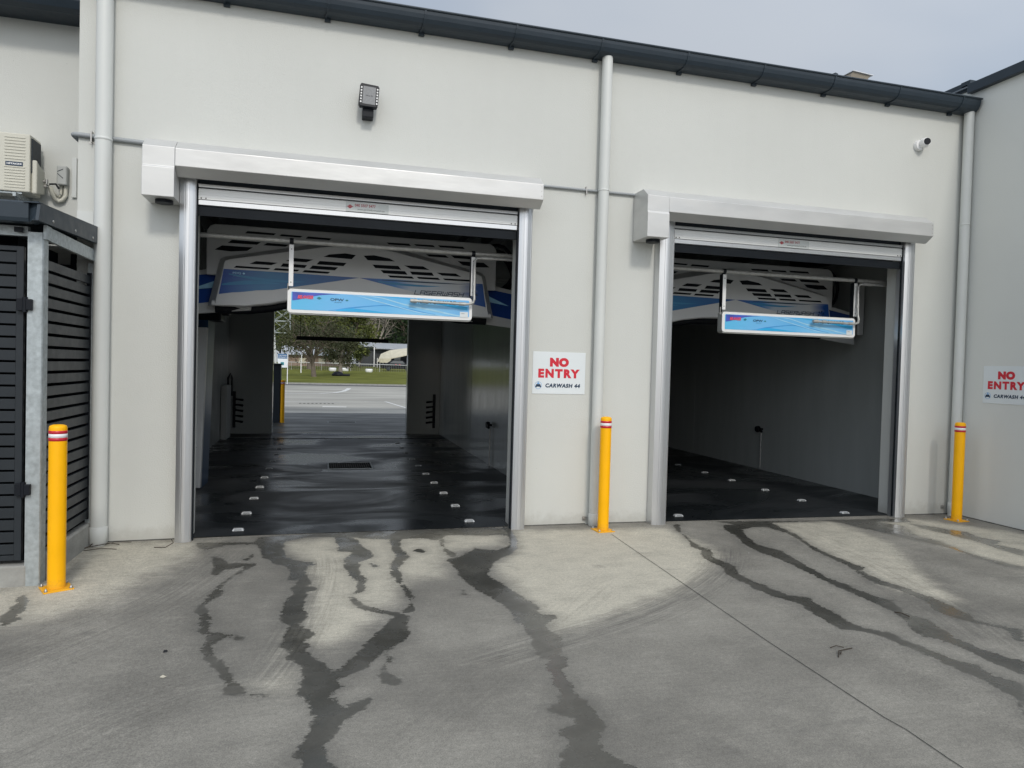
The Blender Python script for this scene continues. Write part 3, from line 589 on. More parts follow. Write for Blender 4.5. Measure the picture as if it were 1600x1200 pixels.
# ------------------------------------------------------------------ hanging displays
def hanging_display(dx, label):
    t = thing('hanging_display', label, 'hanging display', (.595+dx, .36, 2.19), 'blue hanging displays in the bay mouths')
    x0, x1 = -.358+dx, 1.552+dx; z0, z1 = 2.185, 2.425; y = .33
    def rr(x0, x1, z0, z1, r, n=5):
        p = []
        for cx, cz, a in ((x1-r, z0+r, -PI/2), (x1-r, z1-r, 0), (x0+r, z1-r, PI/2), (x0+r, z0+r, PI)):
            for i in range(n+1): p.append((cx+r*math.cos(a+PI/2*i/n), cz+r*math.sin(a+PI/2*i/n)))
        return p
    MB().prism(rr(x0+.006, x1-.006, z0-.012, z1+.006, .03), 'y', y+.012, y+.11).build('casing', M_acg, t)
    fr = MB().prism(rr(x0, x1, z0, z1, .035), 'y', y, y+.011).build('front_frame', M_wht2, t, bevel=.003)
    a, c, e, f = x0+.038, x1-.034, z0+.034, z1-.026
    gp = MB(); gp.prism([(p-(.595+dx), q) for p, q in rr(a, c, e, f, .012)], 'y', y-.003, y-.0005)
    go = gp.build('graphic', M_gfx, None); go.parent = t; go.location = (0, 0-.36, -2.19)  # printed sheet centred on the display
    W = c-a; Hh = f-e; cx = .595+dx
    def strip(up, lo, mat, k):
        """swoosh between two curves over u in 0..1 (v in 0..1 of the sheet)"""
        mb = MB(); n = 30; pts = []
        us = [up[0][0]+(up[-1][0]-up[0][0])*i/n for i in range(n+1)]
        def ev(c_, u):
            X = [q[0] for q in c_]; 
            for i in range(len(X)-1):
                if u <= X[i+1]+1e-9:
                    s = (u-X[i])/(X[i+1]-X[i]); p0 = c_[max(i-1,0)]; p1 = c_[i]; p2 = c_[i+1]; p3 = c_[min(i+2,len(c_)-1)]
                    return .5*(2*p1[1]+(-p0[1]+p2[1])*s+(2*p0[1]-5*p1[1]+4*p2[1]-p3[1])*s*s+(-p0[1]+3*p1[1]-3*p2[1]+p3[1])*s**3)
            return c_[-1][1]
        yy = y-.0035-.0006*k
        cl = lambda v: min(.995, max(.005, v))
        vs = [(a+W*u, yy, e+Hh*cl(ev(up, u))) for u in us]+[(a+W*u, yy, e+Hh*cl(ev(lo, u))) for u in us]
        mb.add(vs, [(i, i+n+1, i+n+2, i+1) for i in range(n)])
        return mb.build('swoosh', mat, t, fix=False)
    strip([(.005, .98), (.26, .985)], [(.005, .5), (.06, .62), (.15, .86), (.26, .975)], M_purple, 1)
    strip([(.2, .03), (.31, .25), (.42, .40), (.52, .50), (.60, .42), (.80, .1)], [(.2, .01), (.31, .17), (.42, .34), (.52, .44), (.60, .32), (.80, .02)], M_sw2, 1)
    strip([(.24, .06), (.32, .20), (.45, .12), (.55, .02)], [(.24, .01), (.32, .012), (.45, .01), (.55, .008)], M_sw3, 2)
    strip([(.33, .97), (.45, .74), (.58, .45), (.72, .16), (.84, .04)], [(.33, .955), (.45, .69), (.58, .40), (.72, .11), (.84, .01)], M_sw1, 3)
    strip([(.30, .99), (.48, .93), (.62, .62), (.76, .40), (.99, .03)], [(.30, .985), (.48, .88), (.62, .54), (.76, .30), (.95, .01), (.99, .008)], M_sw1, 2)
    strip([(.45, .99), (.62, .97), (.80, .80), (.99, .62)], [(.45, .985), (.62, .90), (.80, .70), (.99, .40)], M_sw3, 1)
    lettering('BELANGER', .06, (a+.075*W, y-.0075, e+.72*Hh), M_pink, t, width=.155, height=.036, bold=.003, shear=.3)
    MB().prism([(a+.135*W, e+.70*Hh), (a+.148*W, e+.62*Hh), (a+.161*W, e+.70*Hh), (a+.148*W, e+.78*Hh)], 'y', y-.0078, y-.0072).build('emblem', M_teal, t)
    lettering('OPW', .06, (a+.245*W, y-.0075, e+.66*Hh), M_dprint, t, width=.135, height=.026, bold=.001)
    MB().prism([(a+.29*W, e+.65*Hh), (a+.299*W, e+.60*Hh), (a+.308*W, e+.65*Hh), (a+.299*W, e+.70*Hh)], 'y', y-.0078, y-.0072).build('emblem', M_teal, t)
    lettering('VEHICLE WASH SYSTEMS', .02, (a+.25*W, y-.0075, e+.51*Hh), M_dprint, t, width=.07, height=.008)
    lettering('DRIVE FORWARD', .06, (a+.80*W, y-.0075, e+.80*Hh), M_dprint, t, width=.46, height=.04)
    MB().box(c-.10, c-.012, y-.006, y-.004, e-.004, e+.055).build('label_plate', M_signw, t)
    MB().box(c-.085, c-.05, y-.0075, y-.0065, e+.035, e+.038).build('lettering', M_dprint, t)
    # hangers
    for hx in (x0+.012, x1-.032+.02):
        h = MB().box(hx-.004, hx+.04, y+.02, y+.024, z1+.03, 2.875).build('hanger', M_wht2, t)
        MB().box(hx-.006, hx, y+.026, y+.09, z1-.0, 2.88).build('side_flange', M_black, h)
        MB().lathe([(.031, hx+.0), (.031, hx+.038)], axis='x', c=(0, .375, 2.915)).build('clamp', M_black, h)
        MB().box(hx+.004, hx+.03, y+.03, y+.07, 2.87, 2.9).build('clamp_foot', M_black, h)
        for z in (z1+.07, 2.83): MB().lathe([(.005, y+.016), (.005, y+.0195)], axis='y', c=(hx+.018, 0, z), n=8).build('screw', M_black, h)
        if hx < .5+dx: MB().tube([(hx-.012, y+.05, z1-.03), (hx-.01, y+.05, z1+.06)], .006, 8).build('hook', M_galv2, h)
    # support rail
    MB().tube([(-2.045+dx if dx == 0 else 2.955, .375, 2.915), (2.795 if dx == 0 else 7.655, .375, 2.915)], .025, 18).build('support_rail', M_galv2, t)
    rx = x1+.012
    cp = [(2.5+dx if dx else 2.795, .32, 2.865), (rx+.09, .32, 2.865), (rx+.03, .32, 2.86), (rx+.005, .32, 2.83), (rx, .32, 2.78), (rx, .31, 2.48), (rx, .29, 2.41), (rx-.015, .275, 2.372), (rx-.06, .27, 2.356), (rx-.12, .27, 2.354), (rx-.66, .27, 2.362)]
    if dx: cp[0] = (7.655, .32, 2.865)
    cd = MB().tube(cp, .0145, 14).build('cable_conduit', M_galv2, t)
    j = MB()
    j.tube([(rx-.10, .27, 2.354), (rx-.17, .27, 2.355)], .019, 12); j.tube([(rx-.50, .27, 2.36), (rx-.56, .27, 2.361)], .02, 12)
    j.tube([(rx-.62, .27, 2.362), (rx-.69, .27, 2.362)], [.024, .02], 12); j.tube([(rx, .318, 2.60), (rx, .315, 2.56)], .018, 12)
    j.tube([(rx+.08, .32, 2.865), (rx+.2, .32, 2.865)], .019, 12); j.build('coupling', M_galv2, cd)
    return t
hanging_display(0, 'blue hanging display with white border in the left bay, trees showing below it')
hanging_display(4.97, 'blue hanging display with white border before the dark bay beside the grey warehouse')

# ------------------------------------------------------------------ wash gantries
def stroke_text(word, x0, z0, w, h, y, th, slant=.35):
    G = {'L': [[(0,1),(0,0),(1,0)]], 'A': [[(0,0),(0,1),(1,1),(1,0)],[(0,.42),(1,.42)]], 'S': [[(1,1),(0,1),(0,.5),(1,.5),(1,0),(0,0)]],
         'E': [[(1,1),(0,1),(0,0),(1,0)],[(0,.5),(.9,.5)]], 'R': [[(0,0),(0,1),(1,1),(1,.5),(.15,.5)],[(.5,.5),(1,0)]], 'W': [[(0,1),(0,0),(1,0),(1,1)],[(.5,0),(.5,.8)]],
         'H': [[(0,1),(0,0)],[(1,1),(1,0)],[(0,.5),(1,.5)]]}
    mb = MB(); n = len(word); cw = w/n*.74
    for i, chh in enumerate(word):
        for st in G[chh]:
            pts = [(x0+i*w/n+u*cw+slant*h*v, z0+v*h) for u, v in st]
            for (a, c), (e, f) in zip(pts, pts[1:]):
                l = math.hypot(e-a, f-c); ux, uz = (e-a)/l, (f-c)/l; a -= ux*th/2; c -= uz*th/2; e += ux*th/2; f += uz*th/2; nx_, nz_ = -uz*th/2, ux*th/2
                mb.add([(a+nx_, y, c+nz_), (a-nx_, y, c-nz_), (e-nx_, y, f-nz_), (e+nx_, y, f+nz_)], [(0, 1, 2, 3)])
    return mb
def gantry(dx, label, Y=1.1):
    cx = .385+dx
    t = thing('wash_gantry', label, 'wash gantry', (cx, Y, 2.1), 'overhead wash gantries inside the bays')
    k = .8455
    def q(p): return (cx+(p[0]-.451)*k, 1.687+(p[1]-1.687)*k)
    def mir(poly): return [(.902-x, z) for x, z in poly][::-1]
    def loc(poly): return [q(p) for p in poly]
    def hoodpoly(): return [(-1.50, 2.80), (-1.50, 3.38), (-1.46, 3.44), (-1.40, 3.47), (2.302, 3.47), (2.362, 3.44), (2.402, 3.38), (2.402, 2.80)]
    Y2 = Y+.16
    MB().prism(loc(hoodpoly()), 'y', Y2, Y2+.06).build('hood_panel', M_white, t, bevel=.012)
    MB().box(q((-1.3, 0))[0], q((2.2, 0))[0], Y2+.06, Y2+1.3, q((0, 2.56))[1], q((0, 3.3))[1]).build('housing', pm('gantry_grey', (.10, .11, .12), .5), t)
    # arched front body: outer contour further back, inner panel in front -> shaded chamfer
    outL = [(.451, 3.352), (.30, 3.347), (-.03, 3.315), (-1.27, 3.045), (-1.33, 3.01), (-1.345, 2.96), (-1.47, 2.40)]
    inL = [(.451, 3.275), (.30, 3.272), (-.03, 3.225), (-1.19, 2.99), (-1.245, 2.965), (-1.255, 2.93), (-1.36, 2.395)]
    bot = [(-1.0, 2.40), (-.7, 2.445), (-.475, 2.50), (-.1, 2.55), (.451, 2.565)]
    def full(half, b): 
        left = half[::-1]  # bottom-left up to top centre
        return loc(b[::-1] + [ ] ) if False else [q(p) for p in (left + [(.902-x, z) for x, z in half[1:]] + [(.902-x, z) for x, z in b[:-1]] + b[::-1])]
    po = full(outL, [(x, z-.0) for x, z in bot]); pi = full(inL, [(x, z+.004) for x, z in bot])
    n = len(po); m2 = MB()
    m2.add([(x, Y2-.002, z) for x, z in po]+[(x, Y, z) for x, z in pi]+[(x, Y2+.25, z) for x, z in po], [])
    for i in range(n):
        j = (i+1) % n; m2.f.append((i, j, n+j, n+i)); m2.sm.append(False); m2.f.append((2*n+i, 2*n+j, j, i)); m2.sm.append(False)
    m2.f.append(tuple(range(n, 2*n))); m2.sm.append(False)
    body = m2.build('front_body', M_white, t)
    # rounded lower lip
    lip = [(-1.40, 2.398), (-1.0, 2.405), (-.7, 2.45), (-.475, 2.505), (-.1, 2.555), (.451, 2.57), (1.0, 2.555), (1.377, 2.505), (1.6, 2.45), (1.9, 2.405), (2.30, 2.398)]
    MB().tube([(q(p)[0], Y+.035, q(p)[1]+.015) for p in lip], .03, 10).build('lower_lip', M_white, t)
    MB().tube([(q(p)[0], Y+.30, q(p)[1]-.02) for p in lip], .06, 8).build('spray_manifold', M_black, t)
    # vents
    def vent(polys, y, nm='vent'):
        mb = MB()
        for p in polys: mb.prism(loc(p), 'y', y-.0035, y-.0008)
        mb.build(nm, M_dark, t)
    def slot(a, c, z, h, s=.03): return [(a, z-h/2), (c-s, z-h/2), (c, z+h/2-.004), (a+s, z+h/2)]
    low = [[(-.021, 3.10), (.05, 3.135), (.26, 3.165), (.40, 3.15), (.345, 3.092)],
           slot(-.50, -.15, 3.035, .045, .09), slot(-.11, .28, 3.017, .048, .04), slot(-.95, -.60, 2.966, .04, .08), slot(-.565, -.23, 2.957, .044), slot(-.20, .17, 2.952, .046, .04),
           slot(-1.14, -.69, 2.898, .026, .03), slot(-.655, -.325, 2.897, .028), slot(-.29, .07, 2.893, .03, .03)]
    up = [slot(-1.03, -.64, 3.385, .03), slot(-.60, -.30, 3.378, .026), slot(-.26, .08, 3.372, .03), slot(-1.10, -.72, 3.325, .03), slot(-.67, -.38, 3.318, .028), slot(-.34, -.09, 3.312, .028),
          slot(-1.24, -.83, 3.25, .042, .05), slot(-.80, -.47, 3.245, .034, .05), [(-1.40, 3.13), (-1.31, 3.19), (-.93, 3.19), (-1.0, 3.14), (-1.2, 3.118)]]
    vent(low, Y); vent([mir(p) for p in low], Y); vent(up, Y2); vent([mir(p) for p in up], Y2)
    # printed decals
    def decal(poly, mat, y, nm='decal'):
        mb = MB().prism([(q(p)[0]-cx, q(p)[1]) for p in poly], 'y', -.0025, -.0006)
        o = mb.build(nm, mat, None); o.parent = t; o.location = (0, y-Y, -2.1); return o
    decal([(-1.262, 2.862), (-.6, 2.860), (.451, 2.848), (.05, 2.765), (-.3, 2.695), (-.66, 2.622), (-.95, 2.60), (-1.315, 2.535), (-1.29, 2.68)], M_decL, Y)
    decal(mir([(-1.262, 2.862), (-.6, 2.860), (.451, 2.848), (.05, 2.765), (-.3, 2.695), (-.66, 2.622), (-.95, 2.60), (-1.315, 2.535), (-1.29, 2.68)]), M_decR, Y)
    def curve_strip(p0, p1, th, mat, bend):
        mb = MB(); n = 16; v = []
        for i in range(n+1):
            u = i/n; x = p0[0]+(p1[0]-p0[0])*u; z = p0[1]+(p1[1]-p0[1])*u+bend*math.sin(PI*u); w = th*math.sin(PI*min(1, u+.12))
            a = q((x, z+w/2)); c = q((x, z-w/2)); v += [(a[0], Y-.0035, a[1]), (c[0], Y-.0035, c[1])]
        mb.add(v, [(2*i, 2*i+1, 2*i+3, 2*i+2) for i in range(n)]); mb.build('swoosh', mat, t, fix=False)
    lb = pm('decal_sweep', (.03, .22, .42), .4) if not bpy.data.materials.get('decal_sweep') else bpy.data.materials['decal_sweep']
    nb = M_navy
    curve_strip((-1.28, 2.66), (-.45, 2.70), .05, lb, .03); curve_strip((-1.20, 2.80), (-.1, 2.76), .035, lb, -.035); curve_strip((-1.3, 2.56), (-.7, 2.632), .03, bpy.data.materials['deep_blue_decal'], .0)
    curve_strip((.70, 2.81), (1.7, 2.80), .03, lb, -.02); curve_strip((.75, 2.835), (2.1, 2.84), .02, nb, 0)
    mb = stroke_text('LASERWASH', *q((1.20, 2.668)), .70*k, .050*k, Y-.0052, .0085); mb.build('lettering', M_navy, t, fix=False)
    em = MB()
    c0 = q((2.03, 2.69))
    for a0 in range(0, 360, 60):
        a1 = math.radians(a0+15); em.prism([(c0[0]+.012*math.cos(a1), c0[1]+.012*math.sin(a1)), (c0[0]+.05*math.cos(a1+.25), c0[1]+.05*math.sin(a1+.25)), (c0[0]+.055*math.cos(a1-.25), c0[1]+.055*math.sin(a1-.25))], 'y', Y-.0055, Y-.0045)
    em.build('emblem', M_navy, t)
    lp = q((-1.10, 2.815)); wt = M_white
    lettering('PDQ', .05, (lp[0], Y-.0045, lp[1]), M_sw1, t, width=.085, height=.024, bold=.001)
    MB().prism([(lp[0]+.055, lp[1]), (lp[0]+.07, lp[1]-.013), (lp[0]+.085, lp[1]), (lp[0]+.07, lp[1]+.013)], 'y', Y-.0048, Y-.0038).build('emblem', M_sw1, t)
    lettering('vehicle wash systems', .02, (lp[0]-.005, Y-.0045, lp[1]-.032), M_sw1, t, width=.065, height=.006)
    # side wings with their own decals, turned slightly back
    for sgn, nm in ((-1, 'w'), (1, 'e')):
        P = [(1.345, 2.40), (1.27, 2.86), (1.30, 2.99), (2.13, 2.87), (2.13, 2.27), (1.7, 2.29)]
        def qq(p, dy): x = cx+sgn*(p[0]+.47)*k if False else cx+sgn*((p[0]+.451)*k); return (x, dy, 1.687+(p[1]-1.687)*k)
        W = [(1.40, 2.36), (1.33, 2.95), (2.00, 2.88), (2.60, 2.78), (2.62, 2.24)]
        W = [(x-.0, z) for x, z in W]
        f = [(cx+sgn*x*k, Y2+.06+(x-1.33)*.10, 1.687+(z-1.687)*k) for x, z in W]; bk = [(a, b_+.05, c) for a, b_, c in f]
        wing = MB().loft(f, bk).build('side_wing', M_white, t, bevel=.008)
        D = [(1.47, 2.52), (1.40, 2.88), (1.95, 2.82), (2.52, 2.74), (2.52, 2.36)]
        fd = [(cx+sgn*x*k, Y2+.057+(x-1.33)*.10, 1.687+(z-1.687)*k) for x, z in D]
        d = MB().loft(fd, [(a, b_+.002, c) for a, b_, c in fd]).build('wing_decal', bpy.data.materials['deep_blue_decal'], wing)
        D = [(1.44, 2.70), (1.42, 2.82), (1.8, 2.76), (2.2, 2.60), (1.75, 2.66)]
        fd = [(cx+sgn*x*k, Y2+.0545+(x-1.33)*.10, 1.687+(z-1.687)*k) for x, z in D]
        MB().loft(fd, [(a, b_+.002, c) for a, b_, c in fd]).build('wing_sweep', M_sw1, wing)
    MB().box(cx+2.22, cx+2.30, Y2+.12, Y2+.16, 2.30, 3.05).build('arm_panel', M_white, t, bevel=.006)
    # carriage beams over the bay, hoses and cable loops at the right
    r = MB()
    for x in (cx-1.75, cx+1.75): r.box(x-.05, x+.05, .55, 9.2, 3.62, 3.74)
    r.build('runway_beam', M_curt, t)
    for x in (cx-1.75, cx+1.75):
        MB().box(x-.08, x+.08, Y2+.2, Y2+1.0, 3.3, 3.62).build('trolley', M_black, t)
    h = MB()
    for i in range(3):
        pts = [(cx+1.72+.22*math.sin(a)+i*.02, Y2+.25+i*.12, 2.95+.28*math.cos(a)-.05*i) for a in [PI*2*j/16 for j in range(17)]]
        h.tube(pts, .022, 8)
    h.build('cable_loop', M_black, t)
    MB().box(cx+1.65, cx+2.1, Y2+.5, Y2+.56, 2.80, 2.84).build('cable_arm', M_acg, t)
    return t
gantry(0, 'white wash gantry with blue decals in the left bay, above the hanging display')
gantry(4.90, 'white wash gantry with blue decals in the dark bay beside the grey warehouse')

# spray column at the left of bay one
t = thing('spray_column', 'tall white and dark blue spray column hanging at the left bay side', 'spray column', (-1.75, 3.0, 0))
MB().loft([(-1.86, 2.62, 2.10), (-1.445, 2.62, 2.10), (-1.445, 2.72, 2.10), (-1.86, 2.72, 2.10)], [(-1.86, 2.62, .02), (-1.498, 2.62, .02), (-1.498, 2.72, .02), (-1.86, 2.72, .02)]).build('front_cover', M_white, t, bevel=.01)
MB().loft([(-1.86, 2.725, 2.2), (-1.45, 2.725, 2.2), (-1.44, 3.25, 2.2), (-1.86, 3.25, 2.2)], [(-1.86, 2.725, .004), (-1.505, 2.725, .004), (-1.49, 3.2, .004), (-1.86, 3.2, .004)]).build('blue_side', M_bluep, t)
MB().box(-1.8, -1.3, 2.75, 3.2, 2.2, 2.42).box(-1.55, -1.2, 2.8, 3.0, 2.28, 2.36).build('pivot_arm', M_black, t, bevel=.02)
s = MB()
for z in (.55, 1.2, 2.0): s.lathe([(.012, 2.612), (.012, 2.62)], axis='y', c=(-1.56, 0, z), n=10)
s.build('bolt', M_black, t)

# ------------------------------------------------------------------ bay fittings
studs = []
root = thing('floor_stud', 'white guide stud on the black floor', 'floor stud', (0, 0, 0), 'white guide studs on the wash bay floors')
mb = MB(); w, d, h = .056, .04, .018
bt = [(-w, -d), (w, -d), (w*.98, d*.5), (w*.8, d), (-w*.8, d), (-w*.98, d*.5)]
mb.loft([(x, y, 0) for x, y in bt], [(x*.78, y*.6+.004, h) for x, y in bt])
sb = mb.build('shell', M_floor_stud, root, bevel=.003)
MB().add([(-w*.66, -d*.93, .003), (w*.66, -d*.93, .003), (w*.6, -d*.68, .0145), (-w*.6, -d*.68, .0145)], [(0, 1, 2, 3)]).build('reflector', pm('reflector_lens', (.16, .17, .17), .2), root, fix=False)
ysL = [.235, 1.03, 1.90, 2.70, 3.50, 4.36, 5.22, 6.1, 6.95, 7.8]
ysR = [.30, 1.14, 1.99, 2.80, 3.63, 4.5, 5.35, 6.2, 7.05, 7.9]
ys2 = [.18, .99, 1.80, 2.67, 3.49, 4.42]
ordn = ['nearest the door line', 'second from the door line', 'third from the door line', 'fourth from the door line', 'fifth from the door line', 'sixth from the door line', 'seventh from the door line', 'eighth from the door line', 'ninth from the door line', 'last before the rear seam']
first = True
for x, ysx, row in ((-.775, ysL, 'left row of left bay'), (1.573, ysR, 'right row of left bay'), (6.33, ys2, 'dark warehouse-side bay'), (4.07, [.26], 'dark warehouse-side bay')):
    for i, y in enumerate(ysx):
        z = .004 if x < 3 else .004-.0066*(x-2.9)
        lab = ('white floor stud in the %s, %s' % (row, ordn[i])) if x != 4.07 else 'lone white floor stud just inside the dark bay by its left guide rail'
        if first: root.location = (x, y, z); root['label'] = lab; first = False
        else: dup(root, (x, y, z), 0, lab)
def grate(x0, x1, y0, y1, z, label):
    t = thing('drain_grate', label, 'drain grate', ((x0+x1)/2, (y0+y1)/2, z))
    MB().box(x0-.02, x1+.02, y0-.02, y0, z, z+.008).box(x0-.02, x1+.02, y1, y1+.02, z, z+.008).box(x0-.02, x0, y0, y1, z, z+.008).box(x1, x1+.02, y0, y1, z, z+.008).build('frame', M_galv, t)
    mb = MB(); n = int((x1-x0)/.035)
    for i in range(n+1): xx = x0+(x1-x0)*i/n; mb.box(xx-.004, xx+.004, y0, y1, z+.001, z+.006)
    for i in range(5): yy = y0+(y1-y0)*i/4; mb.box(x0, x1, yy-.003, yy+.003, z+.0005, z+.005)
    mb.build('bars', pm('rusty_bars', (.05, .045, .035), .6, var=.4, vs=12), t)
    MB().add([(x0, y0, z+.0003), (x1, y0, z+.0003), (x1, y1, z+.0003), (x0, y1, z+.0003)], [(0,1,2,3)]).build('pit', M_dark, t, fix=False)
    return t
grate(.13, .80, 4.27, 4.93, .005, 'steel drain grate in the middle of the left bay floor')
grate(.19, .93, 13.15, 13.35, .004, 'long drain grate in the concrete beyond the left bay')
# seam bar across the floor with two bright caps
t = thing('floor_seam', 'thin metal seam bar across the rear of the left bay floor', 'seam bar', (.2, 8.8, .005))
MB().box(-2.0, 2.75, 8.79, 8.81, .005, .016).build('bar', M_curt, t)
MB().lathe([(.03, .016), (.02, .026)], -.95, 8.8).lathe([(.02, .016), (.015, .024)], .1, 8.8).lathe([(.03, .016), (.02, .026)], 1.75, 8.8).build('cap', M_floor_stud, t)
MB().prism([(9.65, .005), (9.75, .03), (9.9, .03), (10.35, .005)], 'x', -1.105, 1.995).build('threshold', M_bay, bld)
# wall taps
def tap(x, y, label):
    t = thing('wall_tap', label, 'tap', (x, y, 0))
    MB().tube([(x-.03, y, .01), (x-.03, y, .66)], .012, 10).build('pipe', M_galv2, t)
    MB().lathe([(.05, -.03), (.06, .0), (.05, .03)], axis='x', c=(x-.06, y+.06, .70), n=16).build('wheel', M_black, t)
    MB().tube([(x, y, .70), (x-.05, y, .70), (x-.07, y-.03, .70), (x-.08, y-.09, .66)], .02, 10).build('spout', M_black, t)
tap(2.8, 4.42, 'black tap on a pipe on the glossy wall of the left bay')
tap(7.66, 3.8, 'black tap on a pipe on the dark bay wall beside the warehouse')
# nozzle racks at the rear piers
def rack(x, s, label):
    t = thing('nozzle_rack', label, 'nozzle rack', (x, 9.85, .3), 'five-nozzle racks on the rear piers')
    MB().box(x-.03, x+.03, 9.89, 9.948, .15, .98).build('post', M_black, t)
    for i in range(5):
        z = .30+i*.125
        MB().tube([(x, 9.91, z), (x+s*.08, 9.85, z), (x+s*.20, 9.81, z-.015)], [.02, .02, .028], 10).build('nozzle', M_black, t)
rack(-1.93, 1, 'rack of five black nozzles on the left rear pier')
rack(2.66, -1, 'rack of five black nozzles on the right rear pier')
t = thing('pump_cabinet', 'grey cabinet with pipe in the far left corner of the left bay', 'cabinet', (-1.98, 9.2, 0))
MB().box(-2.045, -1.93, 8.6, 9.3, .005, 1.15).build('body', M_acg, t, bevel=.01)
MB().tube([(-2.0, 9.35, .05), (-2.0, 9.35, 1.3), (-1.95, 9.35, 1.4), (-1.92, 9.35, 1.3), (-1.92, 9.35, .9)], .02, 8).build('hose', M_black, t)
t = thing('clearance_bar', 'black clearance bar hanging on two cables in the rear opening', 'clearance bar', (.45, 9.4, 2.2))
MB().box(-.585, 1.47, 9.37, 9.43, 2.185, 2.272).build('bar', M_black, t, bevel=.005)
MB().tube([(-.5, 9.4, 2.27), (-.5, 9.4, 4.55)], .008, 6).tube([(1.38, 9.4, 2.27), (1.38, 9.4, 4.55)], .008, 6).build('cable', M_black, t)
# ------------------------------------------------------------------ NO ENTRY signs
def no_entry(label, face, org):
    t = thing('no_entry_sign', label, 'sign', org, 'no entry signs on the walls')
    x, y, z = org
    if face == '-y':
        P = lambda a, b, c, d, h0, h1: MB().box(x+a, x+b, y-h1, y-h0, z+c, z+d)
        at = lambda u, v, h: (x+u, y-h, z+v)
    else:
        P = lambda a, b, c, d, h0, h1: MB().box(x-h1, x-h0, y-b, y-a, z+c, z+d)
        at = lambda u, v, h: (x-h, y-u, z+v)
    P(-.298, .298, -.225, .225, .001, .005).build('panel', M_signw, t, bevel=.001)
    lettering('NO', .1, at(.0, .115, .0062), M_sred, t, width=.215, height=.098, bold=.0085, face=face, space=1.12)
    lettering('ENTRY', .1, at(.0, -.005, .0062), M_sred, t, width=.47, height=.096, bold=.0062, face=face, space=1.26)
    lettering('CARWASH 44', .05, at(.045, -.135, .0062), M_navy, t, width=.395, height=.044, bold=.0026, shear=.15, face=face, space=1.16)
    em = MB(); ax = 'y' if face == '-y' else 'x'
    def pr(poly, h):
        if face == '-y': em.prism([(x+u, z+v) for u, v in poly], 'y', y-h-.0008, y-h)
        else: em.prism([(y-u, z+v) for u, v in poly], 'x', x-h-.0008, x-h)
    pr([(-.265, -.155), (-.262, -.14), (-.252, -.122), (-.212, -.122), (-.202, -.14), (-.199, -.155), (-.212, -.158), (-.216, -.150), (-.248, -.150), (-.252, -.158)], .0055)
    em.build('emblem', M_navy, t)
    em = MB()
    for i in range(24):
        a0, a1 = 2*PI*i/24, 2*PI*(i+1)/24
        pr([(-.232+.040*math.cos(a0), -.135+.040*math.sin(a0)), (-.232+.040*math.cos(a1), -.135+.040*math.sin(a1)), (-.232+.037*math.cos(a1), -.135+.037*math.sin(a1)), (-.232+.037*math.cos(a0), -.135+.037*math.sin(a0))], .0055)
    pr([(-.240, -.108), (-.224, -.108), (-.215, -.119), (-.249, -.119)], .0055); pr([(-.238, -.098), (-.226, -.098), (-.226, -.104), (-.238, -.104)], .0055)
    em.build('emblem_ring', M_sw2, t)
no_entry('white and red NO ENTRY sign on the pier between the two bays', '-y', (2.453, 0, 1.642))
no_entry('white and red NO ENTRY sign on the grey warehouse wall', '-x', (7.822, -.665, 1.636))

# ------------------------------------------------------------------ bollards
def bollard():
    t = thing('bollard', 'yellow steel bollard with red and white band', 'bollard', (0, 0, 0), 'yellow bollards with reflective bands')
    r = .058
    MB().lathe([(r, .012), (r, 1.165), (r*.985, 1.180), (r*.90, 1.192), (r*.6, 1.199), (.001, 1.201)], n=40).build('post', M_yel, t)
    s = .095
    MB().prism([(-s, -s), (s, -s), (s, s), (-s, s)], 'z', 0, .011).build('base_plate', M_yel, t, bevel=.002)
    for z0, z1, m_ in ((1.083, 1.106, M_red), (1.1065, 1.1345, M_tape), (1.135, 1.158, M_red)):
        MB().lathe([(r+.0002, z0), (r+.0014, z0+.0005), (r+.0014, z1-.0005), (r+.0002, z1)], n=40).build('reflective_band', m_, t)
    for a in (-1, 1):
        for c in (-1, 1):
            b = MB().lathe([(.014, .0115), (.014, .014)], a*.078, c*.078, n=16); b.lathe([(.0095, .014), (.0095, .025), (.006, .026), (.006, .033)], a*.078, c*.078, n=6)
            b.build('bolt', M_bolt, t)
    return t
b0 = bollard(); b0.location = (-1.842, -1.372, gz(-1.84)); b0.rotation_euler.z = math.radians(28); b0['label'] = 'yellow bollard standing by the galvanised post of the slatted enclosure'
dup(b0, (2.878, -.322, gz(2.88)), math.radians(4), 'yellow bollard before the wall downpipe between the two bays')
dup(b0, (7.50, -.36, gz(7.5)), math.radians(5), 'yellow bollard in the corner by the grey warehouse wall')
dup(b0, (-1.045, 13.0, -.02), 0, 'yellow bollard seen through the left bay beyond its rear opening')
t = thing('pay_kiosk', 'plain grey kiosk standing beyond the rear opening beside a yellow bollard', 'kiosk', (-1.4, 13.1, 0))
MB().box(-1.75, -1.10, 12.95, 13.35, -.03, 1.60).build('body', M_curt, t, bevel=.02)
MB().box(-1.78, -1.07, 12.9, 13.4, 1.60, 1.63).build('cap', M_roof, t)

